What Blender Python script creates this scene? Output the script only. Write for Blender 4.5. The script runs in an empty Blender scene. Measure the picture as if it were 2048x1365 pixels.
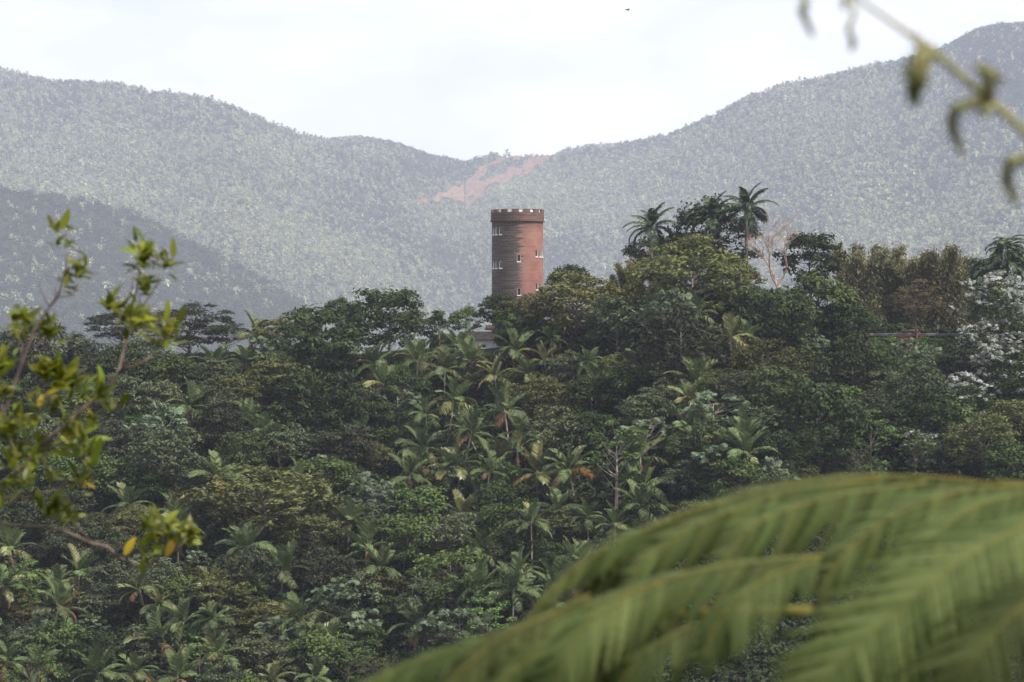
import bpy, math, random
import numpy as np
from mathutils import Vector, Matrix, Euler

S = bpy.context.scene
COL = S.collection
R = math.radians
FPX = 2048 * 100 / 36.0            # focal length in photo pixels
SEEN = {}

# ------------------------------------------------------------------ camera
cam_d = bpy.data.cameras.new('camera')
cam_d.sensor_width = 36; cam_d.lens = 100
cam_d.clip_start = 0.1; cam_d.clip_end = 30000
cam_d.dof.use_dof = True; cam_d.dof.focus_distance = 450; cam_d.dof.aperture_fstop = 9.0
cam = bpy.data.objects.new('camera', cam_d); COL.objects.link(cam)
cam.location = (0, 0, 0); cam.rotation_euler = (R(90), 0, 0)
S.camera = cam

# ------------------------------------------------------------------ world, sun, exposure
SUN_EL, SUN_AZ = R(54), R(122)      # azimuth measured from +Y towards +X
w = bpy.data.worlds.new('World'); S.world = w; w.use_nodes = True
nt = w.node_tree; nt.nodes.clear()
out = nt.nodes.new('ShaderNodeOutputWorld')
sky = nt.nodes.new('ShaderNodeTexSky'); sky.sky_type = 'NISHITA'; sky.sun_disc = False
sky.sun_elevation = SUN_EL; sky.sun_rotation = SUN_AZ
bg1 = nt.nodes.new('ShaderNodeBackground'); bg1.inputs[1].default_value = 0.1
nt.links.new(sky.outputs[0], bg1.inputs[0])
bg2 = nt.nodes.new('ShaderNodeBackground'); bg2.inputs[0].default_value = (1.0, 0.985, 0.965, 1); bg2.inputs[1].default_value = 0.80
tc = nt.nodes.new('ShaderNodeTexCoord')
mp = nt.nodes.new('ShaderNodeMapping'); mp.inputs['Scale'].default_value = (1, 1, 2.2)
nz = nt.nodes.new('ShaderNodeTexNoise'); nz.inputs['Scale'].default_value = 13; nz.inputs['Detail'].default_value = 6; nz.inputs['Roughness'].default_value = 0.55
rp = nt.nodes.new('ShaderNodeValToRGB')
rp.color_ramp.elements[0].position = 0.30; rp.color_ramp.elements[0].color = (0.52,) * 3 + (1,)
rp.color_ramp.elements[1].position = 0.62; rp.color_ramp.elements[1].color = (0.99,) * 3 + (1,)
mx = nt.nodes.new('ShaderNodeMixShader')
nt.links.new(tc.outputs['Generated'], mp.inputs[0]); nt.links.new(mp.outputs[0], nz.inputs['Vector'])
nt.links.new(nz.outputs['Fac'], rp.inputs[0]); nt.links.new(rp.outputs[0], mx.inputs[0])
nt.links.new(bg1.outputs[0], mx.inputs[1]); nt.links.new(bg2.outputs[0], mx.inputs[2])
nt.links.new(mx.outputs[0], out.inputs[0])

sun_d = bpy.data.lights.new('sun', 'SUN'); sun_d.energy = 4.2; sun_d.angle = R(1.5); sun_d.color = (1, 0.93, 0.80)
sun = bpy.data.objects.new('sun', sun_d); COL.objects.link(sun)
sd = Vector((math.sin(SUN_AZ) * math.cos(SUN_EL), math.cos(SUN_AZ) * math.cos(SUN_EL), math.sin(SUN_EL)))
sun.rotation_euler = sd.to_track_quat('Z', 'Y').to_euler(); sun.location = sd * 300
S.view_settings.view_transform = 'Standard'; S.view_settings.look = 'None'
S.view_settings.exposure = 0.64; S.view_settings.gamma = 1.0; S.view_settings.use_curve_mapping = False
cy = S.cycles
cy.max_bounces = 5; cy.diffuse_bounces = 2; cy.glossy_bounces = 2; cy.transmission_bounces = 3
cy.transparent_max_bounces = 4; cy.volume_bounces = 1; cy.caustics_reflective = False; cy.caustics_refractive = False
cy.use_denoising = True

# ------------------------------------------------------------------ helpers
def tag(o, label=None, cat=None, group=None, kind=None):
    if label: o['label'] = label
    if cat: o['category'] = cat
    if group: o['group'] = group
    if kind: o['kind'] = kind
    return o

def link(name, data, parent=None, loc=None, rot=None, scale=None):
    o = bpy.data.objects.new(name, data); COL.objects.link(o)
    if parent is not None: o.parent = parent
    if loc is not None: o.location = loc
    if rot is not None: o.rotation_euler = rot
    if scale is not None: o.scale = (scale,) * 3 if np.isscalar(scale) else scale
    return o

def np_mesh(name, V, Q, mat, smooth=False, tone=None):
    """V (n,3); Q (m,4) quads or list of arrays; mat one material"""
    V = np.asarray(V, np.float32); Q = np.asarray(Q, np.int32)
    m = bpy.data.meshes.new(name)
    k = Q.shape[1]
    m.vertices.add(len(V)); m.vertices.foreach_set('co', V.ravel())
    m.loops.add(Q.size); m.loops.foreach_set('vertex_index', Q.ravel())
    m.polygons.add(len(Q)); m.polygons.foreach_set('loop_start', np.arange(0, Q.size, k, dtype=np.int32))
    if tone is not None:
        a = m.attributes.new('tone', 'FLOAT', 'POINT'); a.data.foreach_set('value', np.asarray(tone, np.float32))
    if smooth: m.polygons.foreach_set('use_smooth', np.ones(len(Q), bool))
    m.materials.append(mat); m.update(calc_edges=True)
    return m

class MB:
    """mesh builder for boxes, tubes, lathes and prisms"""
    def __init__(s): s.v = []; s.f = []
    def add(s, V, F):
        b = len(s.v); s.v += [tuple(p) for p in V]; s.f += [tuple(i + b for i in f) for f in F]
    def box(s, lo, hi):
        x0, y0, z0 = lo; x1, y1, z1 = hi
        s.add([(x0,y0,z0),(x1,y0,z0),(x1,y1,z0),(x0,y1,z0),(x0,y0,z1),(x1,y0,z1),(x1,y1,z1),(x0,y1,z1)],
              [(0,3,2,1),(4,5,6,7),(0,1,5,4),(1,2,6,5),(2,3,7,6),(3,0,4,7)])
    def tube(s, pts, rad, n=6, cap=True):
        pts = [Vector(p) for p in pts]; rings = []
        up = None
        for i, p in enumerate(pts):
            t = (pts[min(i+1, len(pts)-1)] - pts[max(i-1, 0)])
            if t.length < 1e-9: t = Vector((0, 0, 1))
            t.normalize()
            a = t.cross(Vector((0, 0, 1)) if abs(t.z) < 0.95 else Vector((1, 0, 0))).normalized()
            if up is not None:
                a = (up - t * up.dot(t))
                a = a.normalized() if a.length > 1e-6 else t.orthogonal().normalized()
            up = a; b = t.cross(a)
            r = rad[i] if hasattr(rad, '__len__') else rad
            rings.append([p + (a * math.cos(2*math.pi*k/n) + b * math.sin(2*math.pi*k/n)) * r for k in range(n)])
        V = [q for rg in rings for q in rg]; F = []
        for i in range(len(rings) - 1):
            for k in range(n):
                F.append((i*n+k, i*n+(k+1) % n, (i+1)*n+(k+1) % n, (i+1)*n+k))
        if cap: F.append(tuple(reversed(range(n)))); F.append(tuple((len(rings)-1)*n + k for k in range(n)))
        s.add(V, F)
    def prism(s, poly, y0, y1):           # polygon in xz, extruded along y
        n = len(poly)
        V = [(x, y0, z) for x, z in poly] + [(x, y1, z) for x, z in poly]
        s.add(V, [tuple(range(n)), tuple(reversed(range(n, 2*n)))] + [(i, i+n, (i+1) % n + n, (i+1) % n) for i in range(n)])
    def mesh(s, name, mat, smooth=False):
        m = bpy.data.meshes.new(name); m.from_pydata(s.v, [], s.f); m.materials.append(mat)
        if smooth: m.polygons.foreach_set('use_smooth', np.ones(len(m.polygons), bool))
        m.update(); return m

# ------------------------------------------------------------------ materials
def mat_new(name):
    m = bpy.data.materials.new(name); m.use_nodes = True; t = m.node_tree; t.nodes.clear()
    o = t.nodes.new('ShaderNodeOutputMaterial'); return m, t, o

def N(t, typ, **kw):
    n = t.nodes.new(typ)
    for k, v in kw.items(): setattr(n, k, v)
    return n

def leaf_mat(name, a, b, rough=0.6, spec=0.15, trans=0.22, objvar=0.38, hue=0.02):
    m, t, o = mat_new(name)
    geo = N(t, 'ShaderNodeNewGeometry'); at = N(t, 'ShaderNodeAttribute', attribute_name='tone'); oi = N(t, 'ShaderNodeObjectInfo')
    s1 = N(t, 'ShaderNodeMath', operation='MULTIPLY_ADD'); s1.inputs[1].default_value = 0.6
    t.links.new(geo.outputs['Random Per Island'], s1.inputs[0])
    s0 = N(t, 'ShaderNodeMath', operation='MULTIPLY'); s0.inputs[1].default_value = 0.4
    t.links.new(at.outputs['Fac'], s0.inputs[0]); t.links.new(s0.outputs[0], s1.inputs[2])
    mix = N(t, 'ShaderNodeMix', data_type='RGBA'); mix.inputs[6].default_value = (*a, 1); mix.inputs[7].default_value = (*b, 1)
    t.links.new(s1.outputs[0], mix.inputs[0])
    hsv = N(t, 'ShaderNodeHueSaturation')
    v = N(t, 'ShaderNodeMapRange'); v.inputs[3].default_value = 1 - objvar; v.inputs[4].default_value = 1 + objvar
    h = N(t, 'ShaderNodeMapRange'); h.inputs[3].default_value = 0.5 - hue; h.inputs[4].default_value = 0.5 + hue
    fr = N(t, 'ShaderNodeMath', operation='FRACT'); ml = N(t, 'ShaderNodeMath', operation='MULTIPLY'); ml.inputs[1].default_value = 7.31
    t.links.new(oi.outputs['Random'], v.inputs[0]); t.links.new(oi.outputs['Random'], ml.inputs[0]); t.links.new(ml.outputs[0], fr.inputs[0]); t.links.new(fr.outputs[0], h.inputs[0])
    t.links.new(v.outputs[0], hsv.inputs['Value']); t.links.new(h.outputs[0], hsv.inputs['Hue']); t.links.new(mix.outputs[2], hsv.inputs['Color'])
    p = N(t, 'ShaderNodeBsdfPrincipled'); p.inputs['Roughness'].default_value = rough; p.inputs['Specular IOR Level'].default_value = spec
    t.links.new(hsv.outputs[0], p.inputs['Base Color'])
    if trans > 0:
        tr = N(t, 'ShaderNodeBsdfTranslucent'); t.links.new(hsv.outputs[0], tr.inputs[0])
        ms = N(t, 'ShaderNodeMixShader'); ms.inputs[0].default_value = trans
        t.links.new(p.outputs[0], ms.inputs[1]); t.links.new(tr.outputs[0], ms.inputs[2]); t.links.new(ms.outputs[0], o.inputs[0])
    else: t.links.new(p.outputs[0], o.inputs[0])
    return m

def noise_mat(name, a, b, scale=3.0, rough=0.9, bump=0.0, stretch=(1, 1, 1), lo=0.35, hi=0.65, spec=0.2, metal=0.0):
    m, t, o = mat_new(name)
    tcn = N(t, 'ShaderNodeTexCoord'); mpn = N(t, 'ShaderNodeMapping'); mpn.inputs['Scale'].default_value = stretch
    n = N(t, 'ShaderNodeTexNoise'); n.inputs['Scale'].default_value = scale; n.inputs['Detail'].default_value = 8
    t.links.new(tcn.outputs['Object'], mpn.inputs[0]); t.links.new(mpn.outputs[0], n.inputs['Vector'])
    r = N(t, 'ShaderNodeValToRGB'); r.color_ramp.elements[0].position = lo; r.color_ramp.elements[0].color = (*a, 1)
    r.color_ramp.elements[1].position = hi; r.color_ramp.elements[1].color = (*b, 1)
    t.links.new(n.outputs['Fac'], r.inputs[0])
    p = N(t, 'ShaderNodeBsdfPrincipled'); p.inputs['Roughness'].default_value = rough; p.inputs['Specular IOR Level'].default_value = spec; p.inputs['Metallic'].default_value = metal
    t.links.new(r.outputs[0], p.inputs['Base Color'])
    if bump:
        bm = N(t, 'ShaderNodeBump'); bm.inputs['Strength'].default_value = bump; t.links.new(n.outputs['Fac'], bm.inputs['Height']); t.links.new(bm.outputs[0], p.inputs['Normal'])
    t.links.new(p.outputs[0], o.inputs[0]); return m

M = {}
M['dark'] = leaf_mat('leaf_dark', (0.0193, 0.0314, 0.0118), (0.0655, 0.0899, 0.0300))
M['olive'] = leaf_mat('leaf_olive', (0.0480, 0.0565, 0.0203), (0.1400, 0.1471, 0.0500))
M['mid'] = leaf_mat('leaf_mid', (0.0304, 0.0559, 0.0166), (0.1060, 0.1515, 0.0429))
M['grey'] = leaf_mat('leaf_grey', (0.0465, 0.0609, 0.0323), (0.1307, 0.1525, 0.0777))
M['brown'] = leaf_mat('leaf_brown', (0.0239, 0.0299, 0.0176), (0.0754, 0.0851, 0.0462))
M['silver'] = leaf_mat('leaf_silver', (0.065, 0.098, 0.055), (0.175, 0.215, 0.135), rough=0.5, objvar=0.25)
M['white'] = leaf_mat('leaf_white', (0.07, 0.09, 0.055), (0.38, 0.385, 0.385), rough=0.6, trans=0.15, objvar=0.1)
M['lime'] = leaf_mat('leaf_lime', (0.0623, 0.1079, 0.0295), (0.1424, 0.1971, 0.0603))
M['bambooleaf'] = leaf_mat('leaf_bamboo', (0.096, 0.098, 0.046), (0.205, 0.198, 0.105))
M['bambooyellow'] = leaf_mat('leaf_bamboo_yellow', (0.11, 0.1, 0.032), (0.23, 0.2, 0.07))
M['rust'] = leaf_mat('leaf_rust', (0.075, 0.058, 0.028), (0.15, 0.12, 0.058))
M['palm'] = leaf_mat('frond_green', (0.0428, 0.0672, 0.0239), (0.1316, 0.1689, 0.0659), rough=0.5, spec=0.25)
M['palmy'] = leaf_mat('frond_yellow_green', (0.0903, 0.1040, 0.0337), (0.1987, 0.1987, 0.0729), rough=0.4, spec=0.5)
M['palmo'] = leaf_mat('frond_orange', (0.16, 0.085, 0.020), (0.34, 0.19, 0.05), rough=0.55)
M['palmd'] = leaf_mat('frond_dead', (0.11, 0.072, 0.036), (0.25, 0.17, 0.095), rough=0.8)
M['royal'] = leaf_mat('frond_royal', (0.022, 0.042, 0.020), (0.062, 0.095, 0.045), rough=0.4, spec=0.5)
M['mleafp'] = leaf_mat('mountain_leaf_pale_glint', (0.10, 0.12, 0.055), (0.50, 0.51, 0.30), rough=0.4, spec=0.4, trans=0.35, objvar=0.4)  # pale fronds, with sun glints put into the bright leaf colour
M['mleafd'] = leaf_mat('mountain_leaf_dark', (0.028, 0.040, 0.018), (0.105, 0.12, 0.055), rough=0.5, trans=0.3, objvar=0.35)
M['under'] = leaf_mat('undergrowth_leaf', (0.0145, 0.0236, 0.0090), (0.0526, 0.0672, 0.0252), objvar=0.45)
M['vine'] = leaf_mat('roadside_vine_leaf', (0.026, 0.050, 0.013), (0.095, 0.145, 0.038), objvar=0.5)
M['grass'] = leaf_mat('grass_blade', (0.06, 0.11, 0.022), (0.14, 0.21, 0.055))
M['bark'] = noise_mat('bark', (0.05, 0.042, 0.034), (0.16, 0.14, 0.115), 4, stretch=(1, 1, 0.3), bump=0.4)
M['barkpale'] = noise_mat('bark_pale', (0.17, 0.145, 0.12), (0.38, 0.34, 0.30), 4, stretch=(1, 1, 0.4), bump=0.3)
M['barkpink'] = noise_mat('bark_pink', (0.24, 0.17, 0.145), (0.44, 0.34, 0.30), 3, stretch=(1, 1, 0.4), bump=0.3)
M['culm'] = noise_mat('bamboo_culm', (0.10, 0.09, 0.04), (0.22, 0.19, 0.09), 5, stretch=(1, 1, 0.3))
M['shaft'] = noise_mat('crownshaft', (0.12, 0.16, 0.05), (0.22, 0.25, 0.10), 3)
M['soil'] = noise_mat('forest_floor', (0.014, 0.016, 0.008), (0.035, 0.04, 0.018), 0.3, bump=0.3)
M['msoil'] = noise_mat('mountain_floor', (0.03, 0.035, 0.018), (0.06, 0.07, 0.035), 0.02)

# ------------------------------------------------------------------ terrain
def interp(x, pts): return np.interp(x, [p[0] for p in pts], [p[1] for p in pts])

CREST = [(-600, -7), (0, -5), (300, -5), (480, -4.5), (650, -3.4), (760, -2.4), (900, -1.6), (1035, -0.8), (1130, 0.4), (1230, 3.5), (1330, 6.0),
         (1450, 6.0), (1550, 4), (1640, 1.5), (1710, 0.2), (1800, 0.0), (1960, 0.0), (2100, 1.5), (2400, 6)]
YC = 444.0
def hz(X, Y):
    X = np.asarray(X, float); Y = np.asarray(Y, float)
    u = 1024 + X * 12.8
    c = interp(u, CREST)
    d = np.maximum(YC - Y, 0)
    gul = 1.6 * np.sin(X / 11 + 1.3 * np.sin(Y / 23)) + 1.2 * np.sin(X / 5.7 + Y / 31 + 2)
    front = c - 0.40 * d - 2.4 * (1 - np.exp(-d / 5)) + gul * np.clip(d / 25, 0, 1)
    back = c - np.maximum(Y - 486, 0) * 0.5 - np.maximum(Y - 520, 0) * 0.1
    z = np.where(Y < YC, front, back)
    z = np.maximum(z, -72 - 0.03 * np.maximum(Y - 480, 0) * (Y > 480))
    cs = -1.75 - 0.62 * np.maximum(Y - 2, 0)          # the slope under the viewpoint
    near = np.maximum(cs, -72)
    return np.where(Y < 240, np.maximum(near, np.minimum(z, -60)), z)

def sheet(name, f, ys, ns, width, mat, kind='structure'):
    s = np.linspace(-1, 1, ns); Yg, Sg = np.meshgrid(ys, s, indexing='ij')
    Xg = Sg * width(Yg); Z = f(Xg, Yg)
    V = np.stack([Xg, Yg, Z], -1).reshape(-1, 3)
    i = np.arange(len(ys) - 1)[:, None] * ns + np.arange(ns - 1)[None, :]
    Q = np.stack([i, i + 1, i + ns + 1, i + ns], -1).reshape(-1, 4)
    return tag(link(name, np_mesh(name, V, Q, mat, smooth=True)), kind=kind)

ys = np.unique(np.concatenate([np.linspace(-40, 300, 70), np.linspace(300, 500, 101), np.linspace(500, 3900, 48)]))
sheet('ground', hz, ys, 201, lambda Y: 160 + 0.5 * np.maximum(Y, 0), M['soil'])

SKY = [(-900, 60), (-300, 110), (0, 130), (100, 155), (220, 160), (290, 176), (400, 188), (480, 216), (540, 241), (600, 265), (660, 276), (720, 271), (800, 286),
       (860, 306), (930, 320), (980, 308), (1040, 304), (1110, 303), (1170, 288), (1250, 281), (1330, 266), (1400, 237), (1480, 196), (1560, 166), (1640, 151),
       (1720, 127), (1800, 114), (1880, 95), (1920, 70), (1980, 46), (2048, 40), (2400, -30), (3000, -60)]
SPUR = [(-900, 300), (-200, 350), (0, 372), (100, 384), (200, 398), (280, 424), (350, 458), (430, 500), (520, 545), (600, 598), (660, 660), (760, 780), (900, 1000)]
YCR = [(-600, 4700), (0, 4800), (480, 4700), (700, 5000), (930, 5300), (1170, 5100), (1600, 4700), (2048, 4500), (2600, 4400)]
def vn(x, y, seed=0):                                 # cheap smooth noise
    r = np.random.RandomState(seed); z = 0
    for k in range(5):
        a, b, c2 = r.uniform(-1, 1), r.uniform(-1, 1), r.uniform(0, 6.3)
        z = z + np.sin(x * a + y * b + c2 + 1.5 * np.sin(x * b - y * a + c2 * 2))
    return z / 5
MS = 1.6
def mz(X, Y): return MS * mz1(np.asarray(X)/MS, np.asarray(Y)/MS)
def mz1(X, Y):
    u = 1024 + X / Y * FPX
    yc = interp(u, YCR); zc = (682 - interp(u, SKY)) / FPX * yc - 6.5
    y0 = yc - 1750
    t = np.clip((Y - y0) / (yc - y0), 0, 1)
    edge = np.sin(np.pi * t) ** 0.8
    z = -130 + (zc + 130) * (t ** 0.92) + edge * (75 * vn(X / 170 + 0.25 * Y / 190, Y / 520, 3) + 26 * vn(X / 55, Y / 170, 5) + 5 * vn(X / 22, Y / 30, 6))
    z = np.where(Y > yc, zc - 0.45 * (Y - yc), z)
    ysp = 3150.0
    zs = (682 - interp(u, SPUR)) / FPX * ysp - 6
    ts = np.clip((Y - 2250) / (ysp - 2250), 0, 1)
    sp = -140 + (zs + 140) * ts ** 0.9 + np.sin(np.pi * ts) * 14 * vn(X / 70, Y / 160, 8)
    sp = np.where(Y > ysp, zs - 0.6 * (Y - ysp), sp)
    return np.maximum(np.maximum(z, sp), -150)
ys = MS * np.unique(np.concatenate([np.linspace(2100, 5500, 220), np.linspace(5500, 5850, 12)]))
sheet('mountain', mz, ys, 301, lambda Y: 0.34 * Y, M['msoil'])

# ------------------------------------------------------------------ vegetation prototypes
def rot_basis(n, rng):
    """random tangent frames for normals n"""
    n = n / (np.linalg.norm(n, axis=1, keepdims=True) + 1e-9)
    a = rng.normal(size=n.shape); a -= n * (a * n).sum(1, keepdims=True); a /= np.linalg.norm(a, axis=1, keepdims=True) + 1e-9
    return n, a, np.cross(n, a)

def leaf_quads(P, Nn, L, W, rng, lobes=1):
    n, a, b = rot_basis(Nn, rng)
    k = len(P); s = (rng.uniform(0.7, 1.3, (k, 1)))
    if lobes == 1:
        bend = n * 0.12 * L * s
        V = np.stack([P - a*L*s/2, P + b*W*s/2 + bend, P + a*L*s/2, P - b*W*s/2 + bend], 1).reshape(-1, 3)
        return V, np.arange(4*k).reshape(-1, 4), 4
    Vs = []
    for i in range(lobes):
        th = 2*math.pi*i/lobes; d = a*math.cos(th) + b*math.sin(th); e = -a*math.sin(th) + b*math.cos(th)
        Vs.append(np.stack([P, P + d*L*s*.3 + e*W*s/2 - n*.02, P + d*L*s/2 - n*L*s*.10, P + d*L*s*.3 - e*W*s/2 - n*.02], 1))
    V = np.stack(Vs, 1).reshape(-1, 3)
    return V, np.arange(4*k*lobes).reshape(-1, 4), 4*lobes

def bezier(p0, p1, p2, n):
    t = np.linspace(0, 1, n)[:, None]
    return (1-t)**2*np.array(p0) + 2*t*(1-t)*np.array(p1) + t*t*np.array(p2)

def broadleaf(seed, Rr, Hc, zb, ncl, per, leaf, rc, mat, bark, top=0.6, lobes=1, flat=0.6, upright=0.6, lw=0.5, bare=0.0, trunk_r=0.16, spread=1.0):
    """crown ellipsoid radius Rr, height Hc, starting at zb over the ground; returns trunk and crown meshes and the crown centre's height"""
    rng = np.random.RandomState(seed)
    C = []
    tries = 0
    while len(C) < ncl and tries < 6000:
        tries += 1
        d = rng.normal(size=3); d /= np.linalg.norm(d); r = rng.uniform(0.55, 1.0) ** 0.6
        p = d * r
        if p[2] < -0.75 or (p[2] < 0 and rng.rand() < 0.45): continue
        wob = 1 + 0.22*math.sin(3*math.atan2(p[1], p[0]) + seed) + 0.13*math.sin(5*math.atan2(p[1], p[0]) + 2*seed)
        q = np.array([p[0]*Rr*wob, p[1]*Rr*wob, zb + Hc*0.5 + p[2]*Hc*0.5*(1 + 0.15*math.sin(seed*3 + p[0]*4))])
        if all(np.linalg.norm((q - c) * (1, 1, 1.4)) > rc*0.62*spread for c in C): C.append(q)
    C = np.array(C); Vall, Qall, T = [], [], []
    off = 0
    for c in C:
        k = int(per * rng.uniform(0.7, 1.3)); rr = rc * rng.uniform(0.75, 1.25)
        d = rng.normal(size=(k, 3)); d[:, 2] = np.where(d[:, 2] < -0.2, -d[:, 2]*0.6, d[:, 2]); d /= np.linalg.norm(d, axis=1, keepdims=True)
        P = c + d * (rng.uniform(0.45, 1.06, (k, 1))) * np.array([rr, rr, rr*flat])
        P += rng.normal(size=P.shape) * rr * 0.10
        Nn = d * (1-upright) + np.array([0, 0, upright]) + rng.normal(size=(k, 3)) * 0.38
        V, Q, nv = leaf_quads(P, Nn, leaf, leaf*lw, rng, lobes)
        Vall.append(V); Qall.append(Q + off); off += len(V); T.append(np.full(len(V), rng.rand()))
    crown = np_mesh('crown', np.concatenate(Vall), np.concatenate(Qall), mat, tone=np.concatenate(T))
    mb = MB()
    fork = zb + Hc * (0.18 if bare == 0 else 0.35)
    lean = rng.normal(size=2) * 0.25
    mb.tube([(-lean[0], -lean[1], -6), (0, 0, 0), (lean[0]*.6, lean[1]*.6, fork*0.55), (lean[0], lean[1], fork), (lean[0]*.8, lean[1]*.8, zb+Hc*.72)],
            [trunk_r*1.5, trunk_r*1.25, trunk_r, trunk_r*.8, trunk_r*.25], 7)
    for c in C[:: (1 if ncl < 60 else 2)]:
        z0 = max(zb*0.55, min(c[2] - 0.25*Rr - rng.rand()*0.2*Hc, zb + Hc*0.6)); s = np.array([lean[0]*.8, lean[1]*.8, z0])
        mid = (s + c) / 2 + np.array([0, 0, -0.08*Rr]) + rng.normal(size=3) * 0.08 * Rr
        r0 = trunk_r * 0.34
        mb.tube(bezier(s, mid, c, 5), [r0, r0*.75, r0*.55, r0*.35, r0*.15], 5, cap=False)
    return mb.mesh('trunk', bark, True), crown, zb + Hc*0.5

PROTO = {}
def proto(key, n, **kw):
    PROTO[key] = []
    for i in range(n):
        k = dict(kw); k['seed'] = kw['seed'] + i*17
        PROTO[key].append((broadleaf(**k), 2*kw['Rr'], kw['Hc']))
proto('dense', 3, seed=1, Rr=4.0, Hc=6.6, zb=2.2, ncl=70, per=55, leaf=0.50, rc=1.05, mat=M['dark'], bark=M['bark'], flat=0.75, upright=0.45)
proto('dome', 3, seed=2, Rr=4.2, Hc=5.8, zb=1.6, ncl=110, per=42, leaf=0.42, rc=0.85, mat=M['olive'], bark=M['bark'], flat=0.45, upright=0.7)
proto('clumpy', 3, seed=3, Rr=4.0, Hc=6.4, zb=2.0, ncl=46, per=62, leaf=0.56, rc=1.15, mat=M['mid'], bark=M['bark'], flat=0.7, upright=0.5, spread=1.2)
proto('grey', 3, seed=4, Rr=4.0, Hc=5.8, zb=2.4, ncl=70, per=42, leaf=0.48, rc=0.95, mat=M['grey'], bark=M['bark'], flat=0.6, upright=0.6)
proto('darkbrown', 2, seed=5, Rr=4.0, Hc=6.2, zb=1.8, ncl=80, per=50, leaf=0.44, rc=0.95, mat=M['brown'], bark=M['bark'], flat=0.7, upright=0.45)  # dense tree kind with dark brownish leaves
proto('feather', 2, seed=6, Rr=4.2, Hc=4.2, zb=3.2, ncl=75, per=70, leaf=0.36, rc=0.85, mat=M['brown'], bark=M['bark'], flat=0.38, upright=0.85, lw=0.35, spread=1.35)
proto('silver', 3, seed=7, Rr=3.4, Hc=4.6, zb=3.2, ncl=26, per=11, leaf=0.95, rc=0.85, mat=M['silver'], bark=M['barkpale'], lobes=7, flat=0.4, upright=0.8, lw=0.26, bare=1, trunk_r=0.11, spread=1.3)
proto('white', 2, seed=8, Rr=3.6, Hc=7.6, zb=2.0, ncl=70, per=9, leaf=0.55, rc=0.75, mat=M['white'], bark=M['bark'], lobes=5, flat=0.5, upright=0.7, lw=0.34, spread=1.1)
proto('lime', 2, seed=9, Rr=2.6, Hc=6.4, zb=2.2, ncl=30, per=40, leaf=0.34, rc=0.7, mat=M['lime'], bark=M['bark'], flat=0.35, upright=0.75, bare=1, trunk_r=0.11, spread=1.5)
proto('column', 1, seed=10, Rr=1.25, Hc=5.4, zb=0.6, ncl=40, per=50, leaf=0.30, rc=0.55, mat=M['mid'], bark=M['bark'], flat=0.9, upright=0.4)
proto('rust', 1, seed=11, Rr=3.4, Hc=6.6, zb=2.0, ncl=70, per=60, leaf=0.26, rc=0.8, mat=M['rust'], bark=M['bark'], flat=0.5, upright=0.6)
proto('sparse', 2, seed=12, Rr=4.0, Hc=4.4, zb=3.4, ncl=34, per=34, leaf=0.30, rc=0.75, mat=M['olive'], bark=M['bark'], flat=0.4, upright=0.7, bare=1, spread=1.4)
PROTO['sapling'] = [(broadleaf(9, 2.6, 6.4, 2.2, 30, 40, .40, .7, M['lime'], M['barkpale'], flat=.35, upright=.75, bare=1, trunk_r=.13, spread=1.5), 5.2, 6.4)]
PROTO['whiteunder'] = [(broadleaf(41, 3.7, 7.4, 2.0, 60, 60, 0.36, 0.95, M['mid'], M['bark'], flat=0.7), 7.4, 7.4)]

def frond_mesh(name, L, W, n, mat, arch, droop, vee=0.35, leafw=0.13, seed=0, tip=0.25, base=0.12, ragged=0.0):
    """a feather frond along +x that bends down by `arch` radians, leaflets up to W long"""
    rng = np.random.RandomState(seed); V, Q, T = [], [], []
    def rach(t):
        a = arch * t**1.4; 
        return t
    pts = []; p = np.zeros(3); ang = 0
    m = 40
    for i in range(m + 1):
        t = i / m; pts.append((p.copy(), ang)); ang = -arch * t**1.3
        p = p + np.array([math.cos(ang), 0, math.sin(ang)]) * L / m
    def at(t):
        i = min(int(t*m), m-1); f = t*m - i
        return pts[i][0]*(1-f) + pts[i+1][0]*f, pts[i][1]
    for i in range(n):
        t = base + (1-base) * (i + 0.5) / n
        c, an = at(t); tx = np.array([math.cos(an), 0, math.sin(an)]); up = np.array([-math.sin(an), 0, math.cos(an)])
        prof = math.sin(math.pi * (0.10 + 0.86 * (t-base)/(1-base))) ** 0.6
        ll = W * prof * rng.uniform(0.88, 1.06)
        for sgn in (-1, 1):
            if rng.rand() < ragged: continue
            fwd = 0.45 + 0.5 * (t-base)
            d = np.array([0, sgn, 0]) + tx*fwd + up*vee; d /= np.linalg.norm(d)
            wv = tx * leafw * 0.5 + up*rng.normal()*0.03
            mid = c + d*ll*0.5; end = c + d*ll*0.92 - np.array([0, 0, droop*ll*rng.uniform(.7, 1.3)])
            b = len(V); V += [c - wv*.7, c + wv*.7, mid + wv, mid - wv, end + wv*.25, end - wv*.25]
            Q += [(b, b+1, b+2, b+3), (b+3, b+2, b+4, b+5)]; T += [rng.rand()]*6
    # midrib as a thin three-sided strip
    rb = []
    for i in range(0, m + 1, 5):
        c, an = pts[i]; r = 0.045 * (1 - 0.85*i/m); up = np.array([-math.sin(an), 0, math.cos(an)])
        rb.append([c + np.array([0, r, 0]), c + up*r*1.2, c - np.array([0, r, 0])])
    b = len(V)
    for tri in rb: V += tri; T += [1.0]*3
    for i in range(len(rb) - 1):
        for k in range(3):
            Q.append((b+i*3+k, b+i*3+(k+1) % 3, b+(i+1)*3+(k+1) % 3, b+(i+1)*3+k))
    return np_mesh(name, np.array(V), Q, mat, tone=T)

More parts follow.
